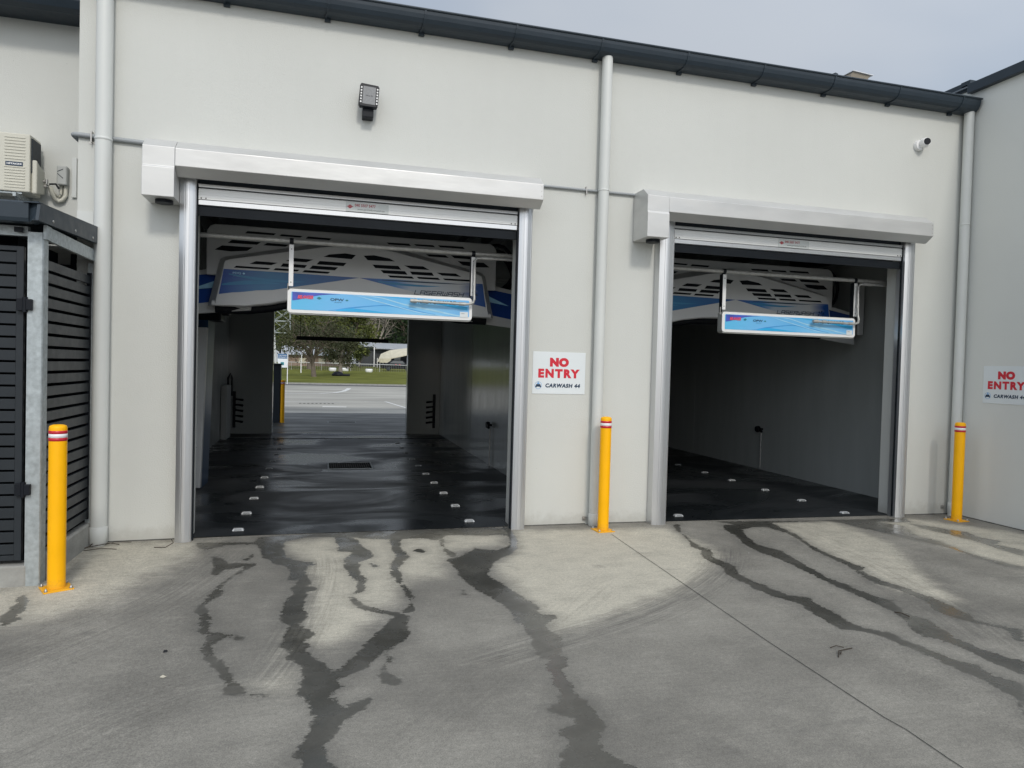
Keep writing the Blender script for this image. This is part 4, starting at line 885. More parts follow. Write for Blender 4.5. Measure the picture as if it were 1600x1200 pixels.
# ------------------------------------------------------------------ floodlight and camera
t = thing('floodlight', 'black square wall floodlight above the left roller shutter', 'floodlight', (.38, -.1, 4.25))
R_ = Matrix.Translation((.383, -.13, 4.275)) @ Matrix.Rotation(math.radians(-7), 4, 'X') @ Matrix.Rotation(math.radians(3), 4, 'Y')
def tb(mb, nm, mt, par, bevel=0.):
    mb.v = [tuple(R_ @ Vector(v)) for v in mb.v]; return mb.build(nm, mt, par, bevel=bevel)
m3 = MB().prism([(-.082, -.112), (.078, -.108), (.088, -.08), (.092, .10), (.082, .118), (-.080, .122), (-.092, .10), (-.096, -.09)], 'y', -.02, .03)
tb(m3, 'housing', M_black, t, .006)
tb(MB().box(-.060, .060, -.0225, -.0205, -.085, .092), 'lens', M_glass, t)
for s_ in (-1, 1):
    f = MB()
    for i in range(6): f.box(s_*.076-.007, s_*.076+.007, -.0245, -.0205, -.078+i*.029, -.062+i*.029)
    tb(f, 'vent', M_white, t)
f = MB().box(-.035, -.008, -.0245, -.023, 0, .003).box(.012, .035, -.0245, -.023, 0, .003).prism([(-.004,-.006),(.004,-.006),(0,.008)], 'y', -.0245, -.023); tb(f, 'emblem', M_black, t)
k = MB().box(.325, .430, -.12, -.002, 4.085, 4.185); k.build('bracket', M_black, t, bevel=.006)
t = thing('security_camera', 'white turret security camera high on the wall near the warehouse', 'security camera', (7.09, -.05, 4.58))
MB().lathe([(.066, -.001), (.066, -.03), (.060, -.045)], axis='y', c=(7.055, 0, 4.565), n=32).build('base', M_wht2, t)
def sphere(mb, c, r, n=20, m=14):
    return mb.lathe([(max(.0005, r*math.sin(PI*i/m)), -r*math.cos(PI*i/m)) for i in range(m+1)], n=n, c=c)
sphere(MB(), (7.085, -.07, 4.585), .060).build('ball', M_wht2, t)
dv = Vector((-.22, -.95, .05)).normalized(); c0 = Vector((7.085, -.07, 4.585))
MB().tube([c0+dv*.030, c0+dv*.052], .050, 28).build('rim', M_wht2, t)
MB().tube([c0+dv*.045, c0+dv*.0635], .040, 28).build('lens', M_black, t)

# ------------------------------------------------------------------ air conditioner
t = thing('air_conditioner', 'cream wall-mounted air conditioner outdoor unit above the enclosure roof', 'air conditioner', (-3.4, 1.55, 3.4))
x0, x1, ya, yb, z0, z1 = -3.86, -3.03, 1.42, 1.72, 3.405, 4.015
MB().box(x0, x1-.0, ya, yb, z0, z1).build('casing', M_ac, t, bevel=.012)
lou = MB()
for i in range(8): z = z1-.045-i*.032; lou.box(x1-.235, x1-.045, ya-.006, ya-.0005, z-.006, z+.006)
for i in range(8): z = z0+.045+i*.030; lou.box(x1-.235, x1-.045, ya-.006, ya-.0005, z-.006, z+.006)
lou.build('louvre', M_ac, t, bevel=.002)
MB().lathe([(.235, -.012), (.235, 0)], axis='y', c=(x1-.53, ya, 3.71), n=40).build('fan_ring', M_ac, t)
MB().lathe([(.215, -.0145), (.215, -.0125)], axis='y', c=(x1-.53, ya, 3.71), n=40).build('fan_grille', M_black, t)
bd = MB().box(x1-.225, x1-.065, ya-.004, ya-.0008, 3.672, 3.714).build('badge', M_navy, t)
lettering('HITACHI', .04, (x1-.145, ya-.005, 3.693), M_wht2, t, width=.135, height=.018, bold=.002)
MB().box(x1+.001, x1+.012, ya+.03, yb-.04, 3.62, 3.98).build('coil_guard', M_curt, t)
MB().prism([(ya+.03, 3.40), (ya+.03, 3.76), (ya+.12, 3.72), (ya+.26, 3.69), (ya+.26, 3.44)], 'x', x1+.001, x1+.055).build('side_cover', M_ac, t, bevel=.015)
v = MB()
v.tube([(x1+.05, 1.64, 3.58), (x1+.09, 1.64, 3.58)], .016, 10).tube([(x1+.05, 1.66, 3.53), (x1+.10, 1.66, 3.53)], .02, 10)
v.tube([(x1+.09, 1.62, 3.55), (x1+.09, 1.62, 3.60)], .013, 10); v.build('valve', M_bolt, t)
v = MB().tube([(x1+.06, 1.66, 3.53), (x1+.10, 1.68, 3.53), (x1+.115, 1.70, 3.47), (x1+.13, 1.74, 3.42), (x1+.16, 1.76, 3.40), (x1+.20, 1.76, 3.42), (x1+.225, 1.77, 3.47), (x1+.23, 1.77, 3.575)], .022, 12)
v.tube([(x1+.11, 1.68, 3.54), (x1+.13, 1.7, 3.48), (x1+.15, 1.74, 3.455), (x1+.165, 1.76, 3.45), (x1+.18, 1.765, 3.48), (x1+.185, 1.78, 3.575)], .013, 12)
v.build('flexible_conduit', M_ac, t)
MB().tube([(x1+.10, 1.66, 3.56), (x1+.16, 1.67, 3.57), (x1+.19, 1.68, 3.52)], .011, 8).build('insulated_pipe', M_black, t)
k = MB()
for xx in (x1-.12, x0+.14):
    k.loft([(xx-.015, 1.36, 3.385), (xx+.015, 1.36, 3.385), (xx+.015, 1.36, 3.345), (xx-.015, 1.36, 3.345)], [(xx-.015, 1.798, 3.385), (xx+.015, 1.798, 3.385), (xx+.015, 1.798, 3.345), (xx-.015, 1.798, 3.345)])
    k.box(xx-.02, xx+.02, 1.78, 1.799, 2.95, 3.50)
    k.loft([(xx-.012, 1.40, 3.36), (xx+.012, 1.40, 3.36), (xx+.012, 1.42, 3.33), (xx-.012, 1.42, 3.33)], [(xx-.012, 1.78, 3.06), (xx+.012, 1.78, 3.06), (xx+.012, 1.79, 3.03), (xx-.012, 1.79, 3.03)])
k.box(x0+.1, x1-.08, 1.44, 1.47, 3.386, 3.402).build('bracket', M_galv, t)
t = thing('isolator_switch', 'small grey isolator box on the wall beside the air conditioner', 'isolator switch', (-2.75, 1.74, 3.6))
MB().box(-2.875, -2.775, 1.70, 1.799, 3.575, 3.785).build('box', M_acg, t, bevel=.012)
MB().loft([(-2.865, 1.697, 3.72), (-2.81, 1.697, 3.75), (-2.81, 1.697, 3.742), (-2.865, 1.697, 3.712)], [(-2.865, 1.70, 3.72), (-2.81, 1.70, 3.75), (-2.81, 1.70, 3.742), (-2.865, 1.70, 3.712)]).loft([(-2.865, 1.697, 3.70), (-2.81, 1.697, 3.65), (-2.81, 1.697, 3.64), (-2.865, 1.697, 3.69)], [(-2.865, 1.70, 3.70), (-2.81, 1.70, 3.65), (-2.81, 1.70, 3.64), (-2.865, 1.70, 3.69)]).build('marking', M_curt, t)
t = thing('cable_cover', 'thin pale cable cover strip on the wall by the building corner', 'cable cover', (-2.7, 1.79, 3.4))
MB().box(-2.745, -2.70, 1.77, 1.799, 3.46, 3.90).build('strip', M_pipe, t)

# ------------------------------------------------------------------ slatted enclosure
en = thing('slatted_enclosure', 'charcoal slatted plant enclosure with galvanised frame and steel roof', 'enclosure', (-3.2, -.6, gz(-2)))
zg = gz(-2.1)
# plinth with rounded arris
MB().box(-5.5, -2.075, -1.27, -1.10, zg-.05, zg+.155).box(-2.075, -1.99, -1.12, -.02, zg-.05, zg+.20).build('plinth', M_kerb, en, bevel=.012)
p = MB().box(-2.085, -2.005, -1.265, -1.258, zg, 2.575).box(-2.005, -1.998, -1.265, -1.17, zg, 2.575).box(-2.085, -2.005, -1.177, -1.170, zg, 2.575).box(-2.085, -2.078, -1.258, -1.177, zg, 2.575)
p = MB().prism([(-2.085, -1.265), (-1.992, -1.265), (-1.985, -1.258), (-1.985, -1.165), (-2.085, -1.165)], 'z', zg, 2.58)
p.box(-1.995, -1.985, -1.262, -1.2, zg+.01, 2.57) if False else None
p.build('corner_post', M_galv, en)
MB().box(-2.0, -1.975, -1.16, -.03, 2.535, 2.635).box(-1.985, -1.965, -1.268, -1.16, 2.535, 2.635).build('side_beam', M_galv, en)
MB().box(-5.5, -2.09, -1.25, -1.20, 2.55, 2.62).build('front_beam', M_galv, en)
MB().box(-2.04, -1.99, -.07, -.02, zg+.2, 2.52).build('wall_stile', M_galv, en)
def slats(mb, n, z0, z1, th, fn):
    pitch = (z1-z0)/n
    for i in range(n): fn(mb, z0+i*pitch+.006, z0+(i+1)*pitch-.010)
sp = MB(); slats(sp, 23, zg+.245, 2.42, 0, lambda m_, a, c: m_.box(-2.036, -2.012, -1.165, -.10, a, c-.008)); sp.build('side_slats', M_char, en, bevel=.002)
MB().box(-2.04, -2.008, -.098, -.072, zg+.24, 2.43).build('slat_stile', M_black, en)
gtm = MB(); slats(gtm, 25, .21, 2.44, 0, lambda m_, a, c: m_.box(-3.6, -2.165, -1.235, -1.205, a, c))
gate = gtm.build('gate', M_char, en, bevel=.002)
MB().box(-2.164, -2.118, -1.238, -1.20, .17, 2.475).box(-3.65, -3.601, -1.238, -1.20, .17, 2.475).box(-3.6, -2.1642, -1.236, -1.203, 2.442, 2.475).box(-3.6, -2.1642, -1.236, -1.203, .17, .208).build('gate_stile', M_char, gate, bevel=.002)
for z in (.70, 2.05):
    h = MB().box(-2.150, -2.108, -1.275, -1.239, z-.045, z+.045).box(-2.082, -2.045, -1.30, -1.267, z-.04, z+.04).tube([(-2.096, -1.272, z-.055), (-2.096, -1.272, z+.055)], .017, 14)
    h.build('hinge', M_black, gate, bevel=.004)
# added black panels: stand in for the shade inside the closed plant space
MB().box(-2.20, -2.155, .0, 1.78, 0, 2.6).box(-5.4, -2.30, -.85, -.82, 0, 2.6).box(-2.33, -2.30, -.82, .0, 0, 2.6).box(-5.4, -2.2, 1.74, 1.79, 0, 2.7).box(-2.149, -2.042, -.015, -.003, 0, 2.28).build('dark_screen', M_dark, en)
# box gutter, roof and barge flashing
gut = MB().prism([(-1.34, 2.625), (-1.36, 2.62), (-1.43, 2.622), (-1.44, 2.65), (-1.44, 2.76), (-1.425, 2.765), (-1.425, 2.75), (-1.40, 2.775), (-1.34, 2.775)], 'x', -5.6, -2.02)
gut.build('gutter', M_roof, en, bevel=.004)
MB().box(-2.16, -2.11, -1.30, -1.27, 2.57, 2.605).build('gutter_bracket', M_black, en)
MB().add([(-5.6, -1.40, 2.765), (-1.98, -1.40, 2.765), (-1.98, -.01, 2.835), (-5.6, -.01, 2.835)], [(0, 1, 2, 3)]).add([(-5.6, -.01, 2.835), (-2.16, -.01, 2.835), (-2.16, 1.79, 2.92), (-5.6, 1.79, 2.92)], [(0, 1, 2, 3)]).build('roof', M_roof, en, fix=False)
MB().prism([(-1.44, 2.757), (-1.475, 2.637), (-.005, 2.70), (-.005, 2.838)], 'x', -1.965, -1.945).prism([(-1.475, 2.637), (-1.475, 2.632), (-.005, 2.695), (-.005, 2.70)], 'x', -1.985, -1.945).prism([(-1.45, 2.757), (-.005, 2.838), (-.005, 2.843), (-1.45, 2.762)], 'x', -2.05, -1.945).build('barge_flashing', M_roof, en)
MB().loft([(-2.02, -1.40, 2.775), (-1.966, -1.42, 2.775), (-1.966, -1.45, 2.655), (-2.02, -1.42, 2.625)], [(-2.02, -1.30, 2.775), (-1.966, -1.30, 2.775), (-1.966, -1.30, 2.655), (-2.02, -1.30, 2.625)]).build('gutter_end', M_roof, en)
sc = MB()
for y, z in ((-1.2, 2.675), (-.72, 2.695), (-.28, 2.715)): sc.lathe([(.012, -1.9445), (.010, -1.940), (.004, -1.938)], axis='x', c=(0, y, z), n=10)
sc.build('screw', M_bolt, en)

# ------------------------------------------------------------------ small litter
M_twig = pm('dry_twig', (.04, .028, .018), .8, var=.3, vs=20)
def twig(label, pts, r, branches=()):
    t = thing('twig', label, 'twig', (pts[0][0], pts[0][1], gz(pts[0][0])))
    mb = MB().tube([(x, y, z+gz(x)) for x, y, z in pts], r, 6)
    for bpts, br in branches: mb.tube([(x, y, z+gz(x)) for x, y, z in bpts], br, 5)
    mb.build('stem', M_twig, t); return t
twig('curled dark twig on the concrete before the left guide rail', [(-1.42, -.30, .006), (-1.32, -.33, .010), (-1.26, -.32, .045), (-1.28, -.30, .07)], .0035)
twig('dry reddish stalks at the foot of the corner downpipe', [(-2.0, -.20, .008), (-1.92, -.16, .012), (-1.82, -.12, .02), (-1.74, -.14, .008)], .0035, [([(-1.86, -.13, .008), (-1.80, -.07, .015), (-1.66, -.06, .006)], .0025), ([(-2.02, -.26, .006), (-1.96, -.22, .02), (-1.95, -.17, .03)], .005), ([(-1.98, -.3, .006), (-1.85, -.27, .012), (-1.72, -.30, .006)], .003)])
twig('broken forked twig on the dry concrete near the slab joint', [(3.07, -3.50, .006), (3.12, -3.49, .012), (3.16, -3.51, .006)], .0025, [([(3.02, -3.63, .005), (3.08, -3.56, .01), (3.205, -3.53, .006)], .003), ([(3.10, -3.56, .005), (3.06, -3.60, .008)], .0035)])
twig('thin dark twig lying in a wet run', [(4.018, -3.02, .006), (4.038, -3.064, .012), (4.05, -3.12, .006)], .0035)
t = thing('paper_scrap', 'small black scrap on the worn concrete at the left', 'scrap', (-.842, -2.754, gz(-.84)))
g_ = gz(-.84); MB().loft([(-.852,-2.764,g_+.002), (-.832,-2.764,g_+.002), (-.83,-2.744,g_+.002), (-.854,-2.746,g_+.002)], [(-.848,-2.761,g_+.012), (-.836,-2.759,g_+.014), (-.834,-2.748,g_+.01), (-.85,-2.75,g_+.012)]).build('scrap', M_black, t)
t = thing('leaf', 'small pale curled leaf on the worn concrete at the left', 'leaf', (-.78, -3.105, 0))
MB().add([(-.80,-3.11,.003),(-.785,-3.10,.010),(-.765,-3.108,.003),(-.78,-3.12,.001)], [(0,1,2,3)]).build('blade', pm('pale_leaf', (.45, .42, .34), .8), t, fix=False)
# ------------------------------------------------------------------ land behind the car wash
M_lawn = pm('lawn', (.135, .145, .036), .95, spec=.05, var=.30, vs=.35, bump=.5, bs=8)
M_asph = pm('asphalt', (.075, .075, .075), .9, var=.15, vs=2)
M_line = pm('road_paint', (.62, .62, .60), .7, var=.15, vs=9)
def sheet(name, pts, mat, label=None):
    return tag(MB().add(pts, [tuple(range(len(pts)))]).build(name, mat, fix=False), label, kind='structure')
sheet('rear_concrete', [(-30, 17.0, .006), (30, 17.0, .006), (30, 45.2, .006), (-30, 45.2, .006)], pm('sunlit_concrete', (.36, .35, .315), .85, var=.35, vs=.45, stretch=(.3, 1, 1), spec=.2))
sheet('rear_pavement', [(-2.1, 10.36, .006), (7.7, 10.36, .006), (7.7, 16.99, .006), (-2.1, 16.99, .006)], pm('shaded_concrete', (.085, .088, .085), .5, var=.3, vs=.7, stretch=(.4, 1, 1), rvar=.15, spec=.3))  # darker copy of the rear concrete, building's shade put into its colour
cp = thing('added_canopy', 'unseen canopy roof added to shade the concrete behind the car wash', 'canopy', (2.8, 12.5, 4))  # out-of-view canopy, added only to deepen the shade on the ground behind
MB().box(-2.5, 8.2, 10.21, 14.5, 4.2, 4.3).build('roof', M_roof, cp)
for x in (-2.4, 8.0): MB().tube([(x, 14.3, 0), (x, 14.3, 4.2)], .06, 12).build('post', M_galv, cp)
sheet('road', [(-150, 45.2, .008), (150, 45.2, .008), (150, 48.0, .008), (-150, 48.0, .008)], M_asph)
tag(MB().box(-150, 150, 48.0, 48.25, -.05, .12).build('kerb', M_kerb), kind='structure')
# lawn rising gently
lx = np.linspace(-90, 90, 61); ly = np.concatenate([[48.25], np.linspace(50, 125, 40)])
mb = MB(); mb.v = [(x, y, .11+max(0, (y-48.25))*.020+.05*math.sin(x*.3)*math.sin(y*.2)) for y in ly for x in lx]
W_ = len(lx); mb.f = [(i*W_+j, i*W_+j+1, (i+1)*W_+j+1, (i+1)*W_+j) for i in range(len(ly)-1) for j in range(W_-1)]; mb.sm = [True]*len(mb.f)
tag(mb.build('lawn', M_lawn, fix=False), 'mown lawn across the road', kind='structure')
def lz(y): return .11+max(0, y-48.25)*.020
# wooded hill behind
mb = MB(); hx = np.linspace(-220, 260, 49); hy = np.linspace(124, 420, 22)
mb.v = [(x, y, 2.0+34*min(1, (y-124)/150)+4*math.sin(x*.03+1)*math.sin(y*.02)) for y in hy for x in hx]
W_ = len(hx); mb.f = [(i*W_+j, i*W_+j+1, (i+1)*W_+j+1, (i+1)*W_+j) for i in range(len(hy)-1) for j in range(W_-1)]; mb.sm = [True]*len(mb.f)
tag(mb.build('hill', pm('forest_floor', (.02, .028, .012), .95, var=.4, vs=.2), fix=False), kind='structure')
# painted lines
def line(pts, w, name='road_marking'):
    mb = MB()
    P_ = []
    for i, p in enumerate(pts):
        a = Vector(pts[max(i-1, 0)]); c = Vector(pts[min(i+1, len(pts)-1)]); d = (c-a).normalized(); n = Vector((-d.y, d.x))*w/2
        P_ += [(p[0]+n.x, p[1]+n.y, .012), (p[0]-n.x, p[1]-n.y, .012)]
    mb.add(P_, [(2*i, 2*i+1, 2*i+3, 2*i+2) for i in range(len(pts)-1)])
    return tag(mb.build(name, M_line, fix=True), kind='structure')
line([(-4, 31.2), (-2, 31.4), (-.1, 32.1), (.7, 33.4), (1.25, 35.8), (1.55, 38.5), (1.75, 41)], .28)
line([(2.75, 24.6), (3.25, 19.2)], .12)
line([(-2, 23.6), (.8, 23.4)], .10); line([(1.8, 24.4), (4.2, 24.2)], .08)
sheet('path_patch', [(.0, 20.0, .012), (.9, 19.9, .012), (.92, 20.7, .012), (.05, 20.9, .012)], pm('light_patch', (.55, .54, .5), .9))
mk = MB()
for i in range(9): mk.add([(-.9+i*.16, 22.3, .012), (-.82+i*.16, 22.3, .012), (-.80+i*.16, 22.6, .012), (-.88+i*.16, 22.6, .012)], [(0, 1, 2, 3)])
tag(mk.build('road_grating', M_dark, fix=False), kind='structure')

def leaf_mat(name, c0, c1):
    m, nt, b = base_mat(name); tc = nt.nodes.new('ShaderNodeTexCoord')
    n1 = noise(nt, tc.outputs['Object'], .7, 3); n2 = noise(nt, tc.outputs['Object'], 5, 3)
    f = math_(nt, 'ADD', math_(nt, 'MULTIPLY', n1, .6), math_(nt, 'MULTIPLY', n2, .4))
    nt.links.new(mixc(nt, rng(nt, f, .35, .65), c0, c1), b.inputs['Base Color']); b.inputs['Roughness'].default_value = .7; b.inputs['Specular IOR Level'].default_value = .15
    return m
M_leafA = leaf_mat('gum_leaves', (.045, .060, .018), (.14, .155, .04))
M_leafB = leaf_mat('grey_green_leaves', (.035, .042, .022), (.080, .088, .045))
M_leafC = leaf_mat('dark_leaves', (.012, .028, .012), (.035, .060, .022))
M_bark = pm('bark', (.16, .13, .10), .9, var=.3, vs=4); M_pale = pm('pale_bark', (.34, .30, .25), .85, var=.3, vs=3)
def tree(label, x, y, h, rad, trunk_r, mat, bark, n=3500, leaf=.22, lean=0, base=.25, seed=1, group=None, flat=.8, lobes=9, bare=0):
    rnd = random.Random(seed); z0 = lz(y)-.1
    t = thing('tree', label, 'tree', (x, y, z0), group)
    tr = MB(); top = Vector((x+lean, y, z0+h*.55))
    tr.tube([(x, y, z0), (x+lean*.2, y, z0+h*.15), (x+lean*.55, y+.1, z0+h*.35), tuple(top)], [trunk_r*1.25, trunk_r, trunk_r*.75, trunk_r*.45], 9)
    cs = []
    for i in range(lobes):
        a = 2*PI*i/lobes+rnd.uniform(-.4, .4); rr_ = rad*rnd.uniform(.25, .75); hz_ = h*rnd.uniform(base+.18, .88)
        c = Vector((x+lean+rr_*math.cos(a), y+rr_*math.sin(a)*.8, z0+hz_)); cs.append((c, rad*rnd.uniform(.28, .5)))
        s_ = Vector((x+lean*.3, y, z0+h*rnd.uniform(.12, .35))); md_ = (s_+c)/2+Vector((rnd.uniform(-.3, .3), 0, rnd.uniform(-.2, .4)))
        tr.tube([tuple(s_), tuple(md_), tuple(c)], [trunk_r*.42, trunk_r*.28, trunk_r*.08], 6)
        for q_ in range(5+bare*5):
            d_ = Vector((rnd.gauss(0, 1), rnd.gauss(0, 1), rnd.gauss(.3, .8))).normalized()*rad*rnd.uniform(.25, .5)
            s2 = md_.lerp(c, rnd.random()); e2 = s2+d_; m2_ = s2.lerp(e2, .5)+Vector((rnd.uniform(-.1, .1), 0, rnd.uniform(-.1, .1)))
            tr.tube([tuple(s2), tuple(m2_), tuple(e2)], [trunk_r*.13, trunk_r*.09, trunk_r*.03], 4, cap=False)
    tr.build('trunk', bark, t)
    if n:
        cr = MB()
        for i in range(n):
            c, R0 = rnd.choice(cs)
            d_ = Vector((rnd.gauss(0, 1), rnd.gauss(0, 1), rnd.gauss(0, 1)*flat)); d_ = d_.normalized()*R0*(rnd.random()**.45)*1.05
            p_ = c+d_; u_ = Vector((rnd.gauss(0, 1), rnd.gauss(0, 1), rnd.gauss(0, 1))).normalized()*leaf*rnd.uniform(.5, 1.2)
            w_ = u_.cross(Vector((rnd.gauss(0, 1), rnd.gauss(0, 1), rnd.gauss(0, 1)))).normalized()*leaf*rnd.uniform(.3, .7)
            cr.add([p_-u_*.5, p_+w_*.5, p_+u_*.5, p_-w_*.5], [(0, 1, 2, 3)])
        cr.build('crown', mat, t, fix=False)
    return t
tree('spreading grey-green tree with forked trunk on the lawn, left in the rear opening', -.75, 60, 6.4, 3.8, .20, M_leafB, M_bark, n=4300, leaf=.22, lean=-.5, base=.2, seed=3, lobes=13, bare=2)
tree('low dense dark tree on the lawn, centre of the rear opening', 1.75, 66, 4.9, 2.4, .2, M_leafB, M_pale, n=5200, leaf=.22, seed=5, base=.1, lobes=11)
tree('broad olive green tree behind the lawn trees', -1.5, 84, 9.6, 6.0, .35, M_leafA, M_bark, n=7000, leaf=.42, seed=8, base=.1, lobes=14)
tree('second olive green tree with yellowish top beside the bare-branched tree', 3.4, 92, 10.0, 4.2, .3, M_leafA, M_bark, n=5200, leaf=.42, seed=11, base=.1, lobes=12)
tree('tall tree with bare pale branches above the grey house roof', 8.4, 112, 13.5, 4.6, .3, M_leafB, M_pale, n=1100, leaf=.4, seed=13, base=.3, bare=3, lobes=12)
tree('tall dark evergreen tree behind the cream shade awning', 14.6, 114, 15, 5.6, .4, M_leafC, M_bark, n=6500, leaf=.55, seed=17, base=.1, lobes=14)
tree('small bright green shrub tree beside the white post of the house', 5.2, 96, 4.0, 1.5, .1, M_leafA, M_bark, n=1800, leaf=.26, seed=19, base=.1, lobes=8)
# forest on the hill: one mass
rnd = random.Random(4); fr = MB()
for i in range(150):
    x = rnd.uniform(-40, 62); y = rnd.uniform(124, 190); zb = 2+34*min(1, (y-124)/150); R0 = rnd.uniform(3, 5.2); hh = rnd.uniform(9, 15)
    fr.tube([(x, y, zb), (x+rnd.uniform(-1, 1), y, zb+hh)], [.3, .12], 5, cap=False)
    for j in range(170):
        d_ = Vector((rnd.gauss(0, 1), rnd.gauss(0, 1), rnd.gauss(0, 1))).normalized()*(rnd.random()**.4)
        p_ = Vector((x, y, zb+hh*.66))+Vector((d_.x*R0, d_.y*R0, d_.z*hh*.48)); u_ = Vector((rnd.gauss(0, 1), rnd.gauss(0, 1), rnd.gauss(0, 1))).normalized()*.95
        w_ = u_.cross(Vector((rnd.gauss(0, 1), rnd.gauss(0, 1), rnd.gauss(0, 1)))).normalized()*.7
        fr.add([p_-u_*.5, p_+w_*.5, p_+u_*.5, p_-w_*.5], [(0, 1, 2, 3)])
tag(fr.build('forest', M_leafC, fix=False), 'dark forest covering the hill behind the houses', kind='stuff')

# houses, awning, fence, tubs, car, lamp, mast, sign
M_hroof = pm('grey_tin_roof', (.36, .38, .40), .5, var=.1, vs=1); M_hwall = pm('weatherboard', (.06, .065, .07), .8, var=.1); M_cream = pm('cream_canvas', (.58, .54, .42), .8, var=.12, vs=2)
t = thing('house', 'low house with grey metal roof and dark carport behind the lawn', 'house', (10, 106, 1))
MB().box(5.3, 18, 104, 112, .8, 4.0).build('wall', M_hwall, t)
MB().loft([(5.3, 103.2, 4.35), (7.9, 103.2, 4.3), (7.9, 103.2, 4.4), (5.3, 103.2, 4.45)], [(5.3, 110, 5.3), (7.9, 110, 5.3), (7.9, 110, 5.4), (5.3, 110, 5.4)]).build('porch_roof', M_hroof, t)
MB().loft([(7.95, 103, 4.05), (19, 103, 3.9), (19, 103, 4.0), (7.95, 103, 4.15)], [(7.0, 108, 5.0), (19, 108, 5.0), (19, 108, 5.1), (7.0, 108, 5.1)]).build('roof', M_hroof, t)
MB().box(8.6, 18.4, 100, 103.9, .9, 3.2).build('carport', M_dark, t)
for x in (5.45, 7.7): MB().box(x-.07, x+.07, 103.2, 103.35, .9, 4.35).build('post', M_wht2, t)
for x in (7.9, 8.3, 8.75, 9.2, 9.6): MB().box(x-.05, x+.05, 99.2, 99.3, .9, 2.6).build('screen_post', M_wht2, t)
for x in (10.5, 14): MB().box(x, x+.9, 99.95, 99.98, 1.9, 2.9).build('window', M_glass, t)
t = thing('shade_awning', 'cream canvas shade awning with scalloped edge before the house', 'awning', (10, 95, 2))
MB().loft([(7.6, 95, 2.05), (7.75, 95, 2.0), (9.6, 95, 2.45), (9.6, 95, 2.55)], [(8.3, 98, 3.2), (8.5, 98, 3.2), (9.6, 98, 3.75), (9.6, 98, 3.8)]).loft([(9.6, 95, 2.5), (13.5, 94.5, 3.45), (13.5, 94.5, 3.55), (9.6, 95, 2.6)], [(9.6, 98, 3.7), (13.5, 98, 4.3), (13.5, 98, 4.4), (9.6, 98, 3.8)]).build('canopy', M_cream, t)
MB().box(7.9, 9.5, 94.9, 94.96, 1.9, 2.5).build('valance', M_cream, t)
t = thing('cottage', 'brown timber cottage half hidden behind the lawn trees', 'house', (-2, 100, 1))
MB().box(-5.5, 3.2, 100, 106, .9, 2.7).build('wall', pm('pinkish_board', (.30, .22, .17), .8, var=.2), t)
MB().loft([(-5.9, 99.4, 2.7), (3.6, 99.4, 2.7), (3.6, 99.4, 2.8), (-5.9, 99.4, 2.8)], [(-5.9, 103, 4.0), (3.6, 103, 4.0), (3.6, 103, 4.1), (-5.9, 103, 4.1)]).build('roof', M_hroof, t)
for x in (-3.4, -.6, 1.4): MB().box(x, x+1.0, 99.95, 99.99, 1.5, 2.3).build('window', M_cream, t)
t = thing('chain_link_fence', 'low wire fence with pale top rail across the lawn', 'fence', (2, 80, lz(80)))
zf = lz(80); MB().tube([(-12, 80, zf+.92), (20, 80, zf+.86)], .035, 8).build('top_rail', M_white, t)
for i in range(9):
    x = -10.5+i*3.45; MB().tube([(x, 80, zf-.2), (x, 80, zf+.95)], .035, 6).build('post', M_galv2, t)
mb = MB()
for i in range(150): x = -12+i*.215; mb.add([(x, 80.02, zf), (x+.012, 80.02, zf), (x+.012, 80.02, zf+.9), (x, 80.02, zf+.9)], [(0, 1, 2, 3)])
mb.build('wire', M_galv2, t, fix=False)
root = None
for x, y, w, h, lab in ((1.15, 78, .42, .30, 'white round planter tub left of the low dark tree'), (2.60, 79, .34, .30, 'smallest white planter tub right of the low dark tree'), (5.30, 77, .38, .32, 'white planter tub by the white house post')):
    if root is None:
        root = thing('planter_tub', lab, 'planter', (x, y, lz(y)), 'white planter tubs on the lawn')
        MB().lathe([(w*.85, .0), (w, .10), (w, .34), (w*.93, .40), (w*.8, .40), (w*.78, .32)], x, y, 24, c=(0, 0, lz(y))).build('tub', M_wht2, root)
        MB().lathe([(w*.77, .33), (w*.5, .45), (.02, .5)], x, y, 16, c=(0, 0, lz(y))).build('plant', M_leafB, root)
    else: dup(root, (x, y, lz(y)), 0, lab)
t = thing('log_seat', 'dark log heap at the foot of the low tree', 'log pile', (1.5, 64, lz(64)))
MB().lathe([(.55, 0), (.6, .12), (.4, .35), (.1, .45)], 1.45, 63.5, 12, c=(0, 0, lz(64))).tube([(1.2, 63.3, lz(64)+.1), (2.6, 63.3, lz(64)+.08)], .12, 8).build('logs', M_black, t)
t = thing('parked_car', 'dark parked car with red tail lamps under the carport', 'car', (9.4, 86, lz(86)))
zc = lz(86)
MB().prism([(7.5, zc+.25), (11.6, zc+.25), (11.65, zc+.7), (11.2, zc+.88), (10.7, zc+.92), (10.2, zc+1.35), (8.8, zc+1.38), (8.2, zc+.95), (7.5, zc+.88)], 'y', 85.2, 86.9).build('body', M_black, t, bevel=.05)
MB().prism([(8.4, zc+.95), (10.45, zc+.95), (10.1, zc+1.28), (8.9, zc+1.30)], 'y', 85.18, 85.2).build('window', M_glass, t)
for x in (8.3, 10.8):
    w_ = MB().lathe([(.32, -.1), (.32, .1)], axis='y', c=(x, 85.25, zc+.32), n=20).build('wheel', M_rub, t); MB().lathe([(.18, -.115), (.18, -.105)], axis='y', c=(x, 85.25, zc+.32), n=16).build('rim', M_curt, w_)
for x in (9.25, 9.75): MB().box(x-.1, x+.1, 85.12, 85.17, zc+.72, zc+.86).build('tail_lamp', M_red, t)
MB().box(10.9, 11.3, 85.15, 85.18, zc+.45, zc+.55).build('number_plate', M_wht2, t)
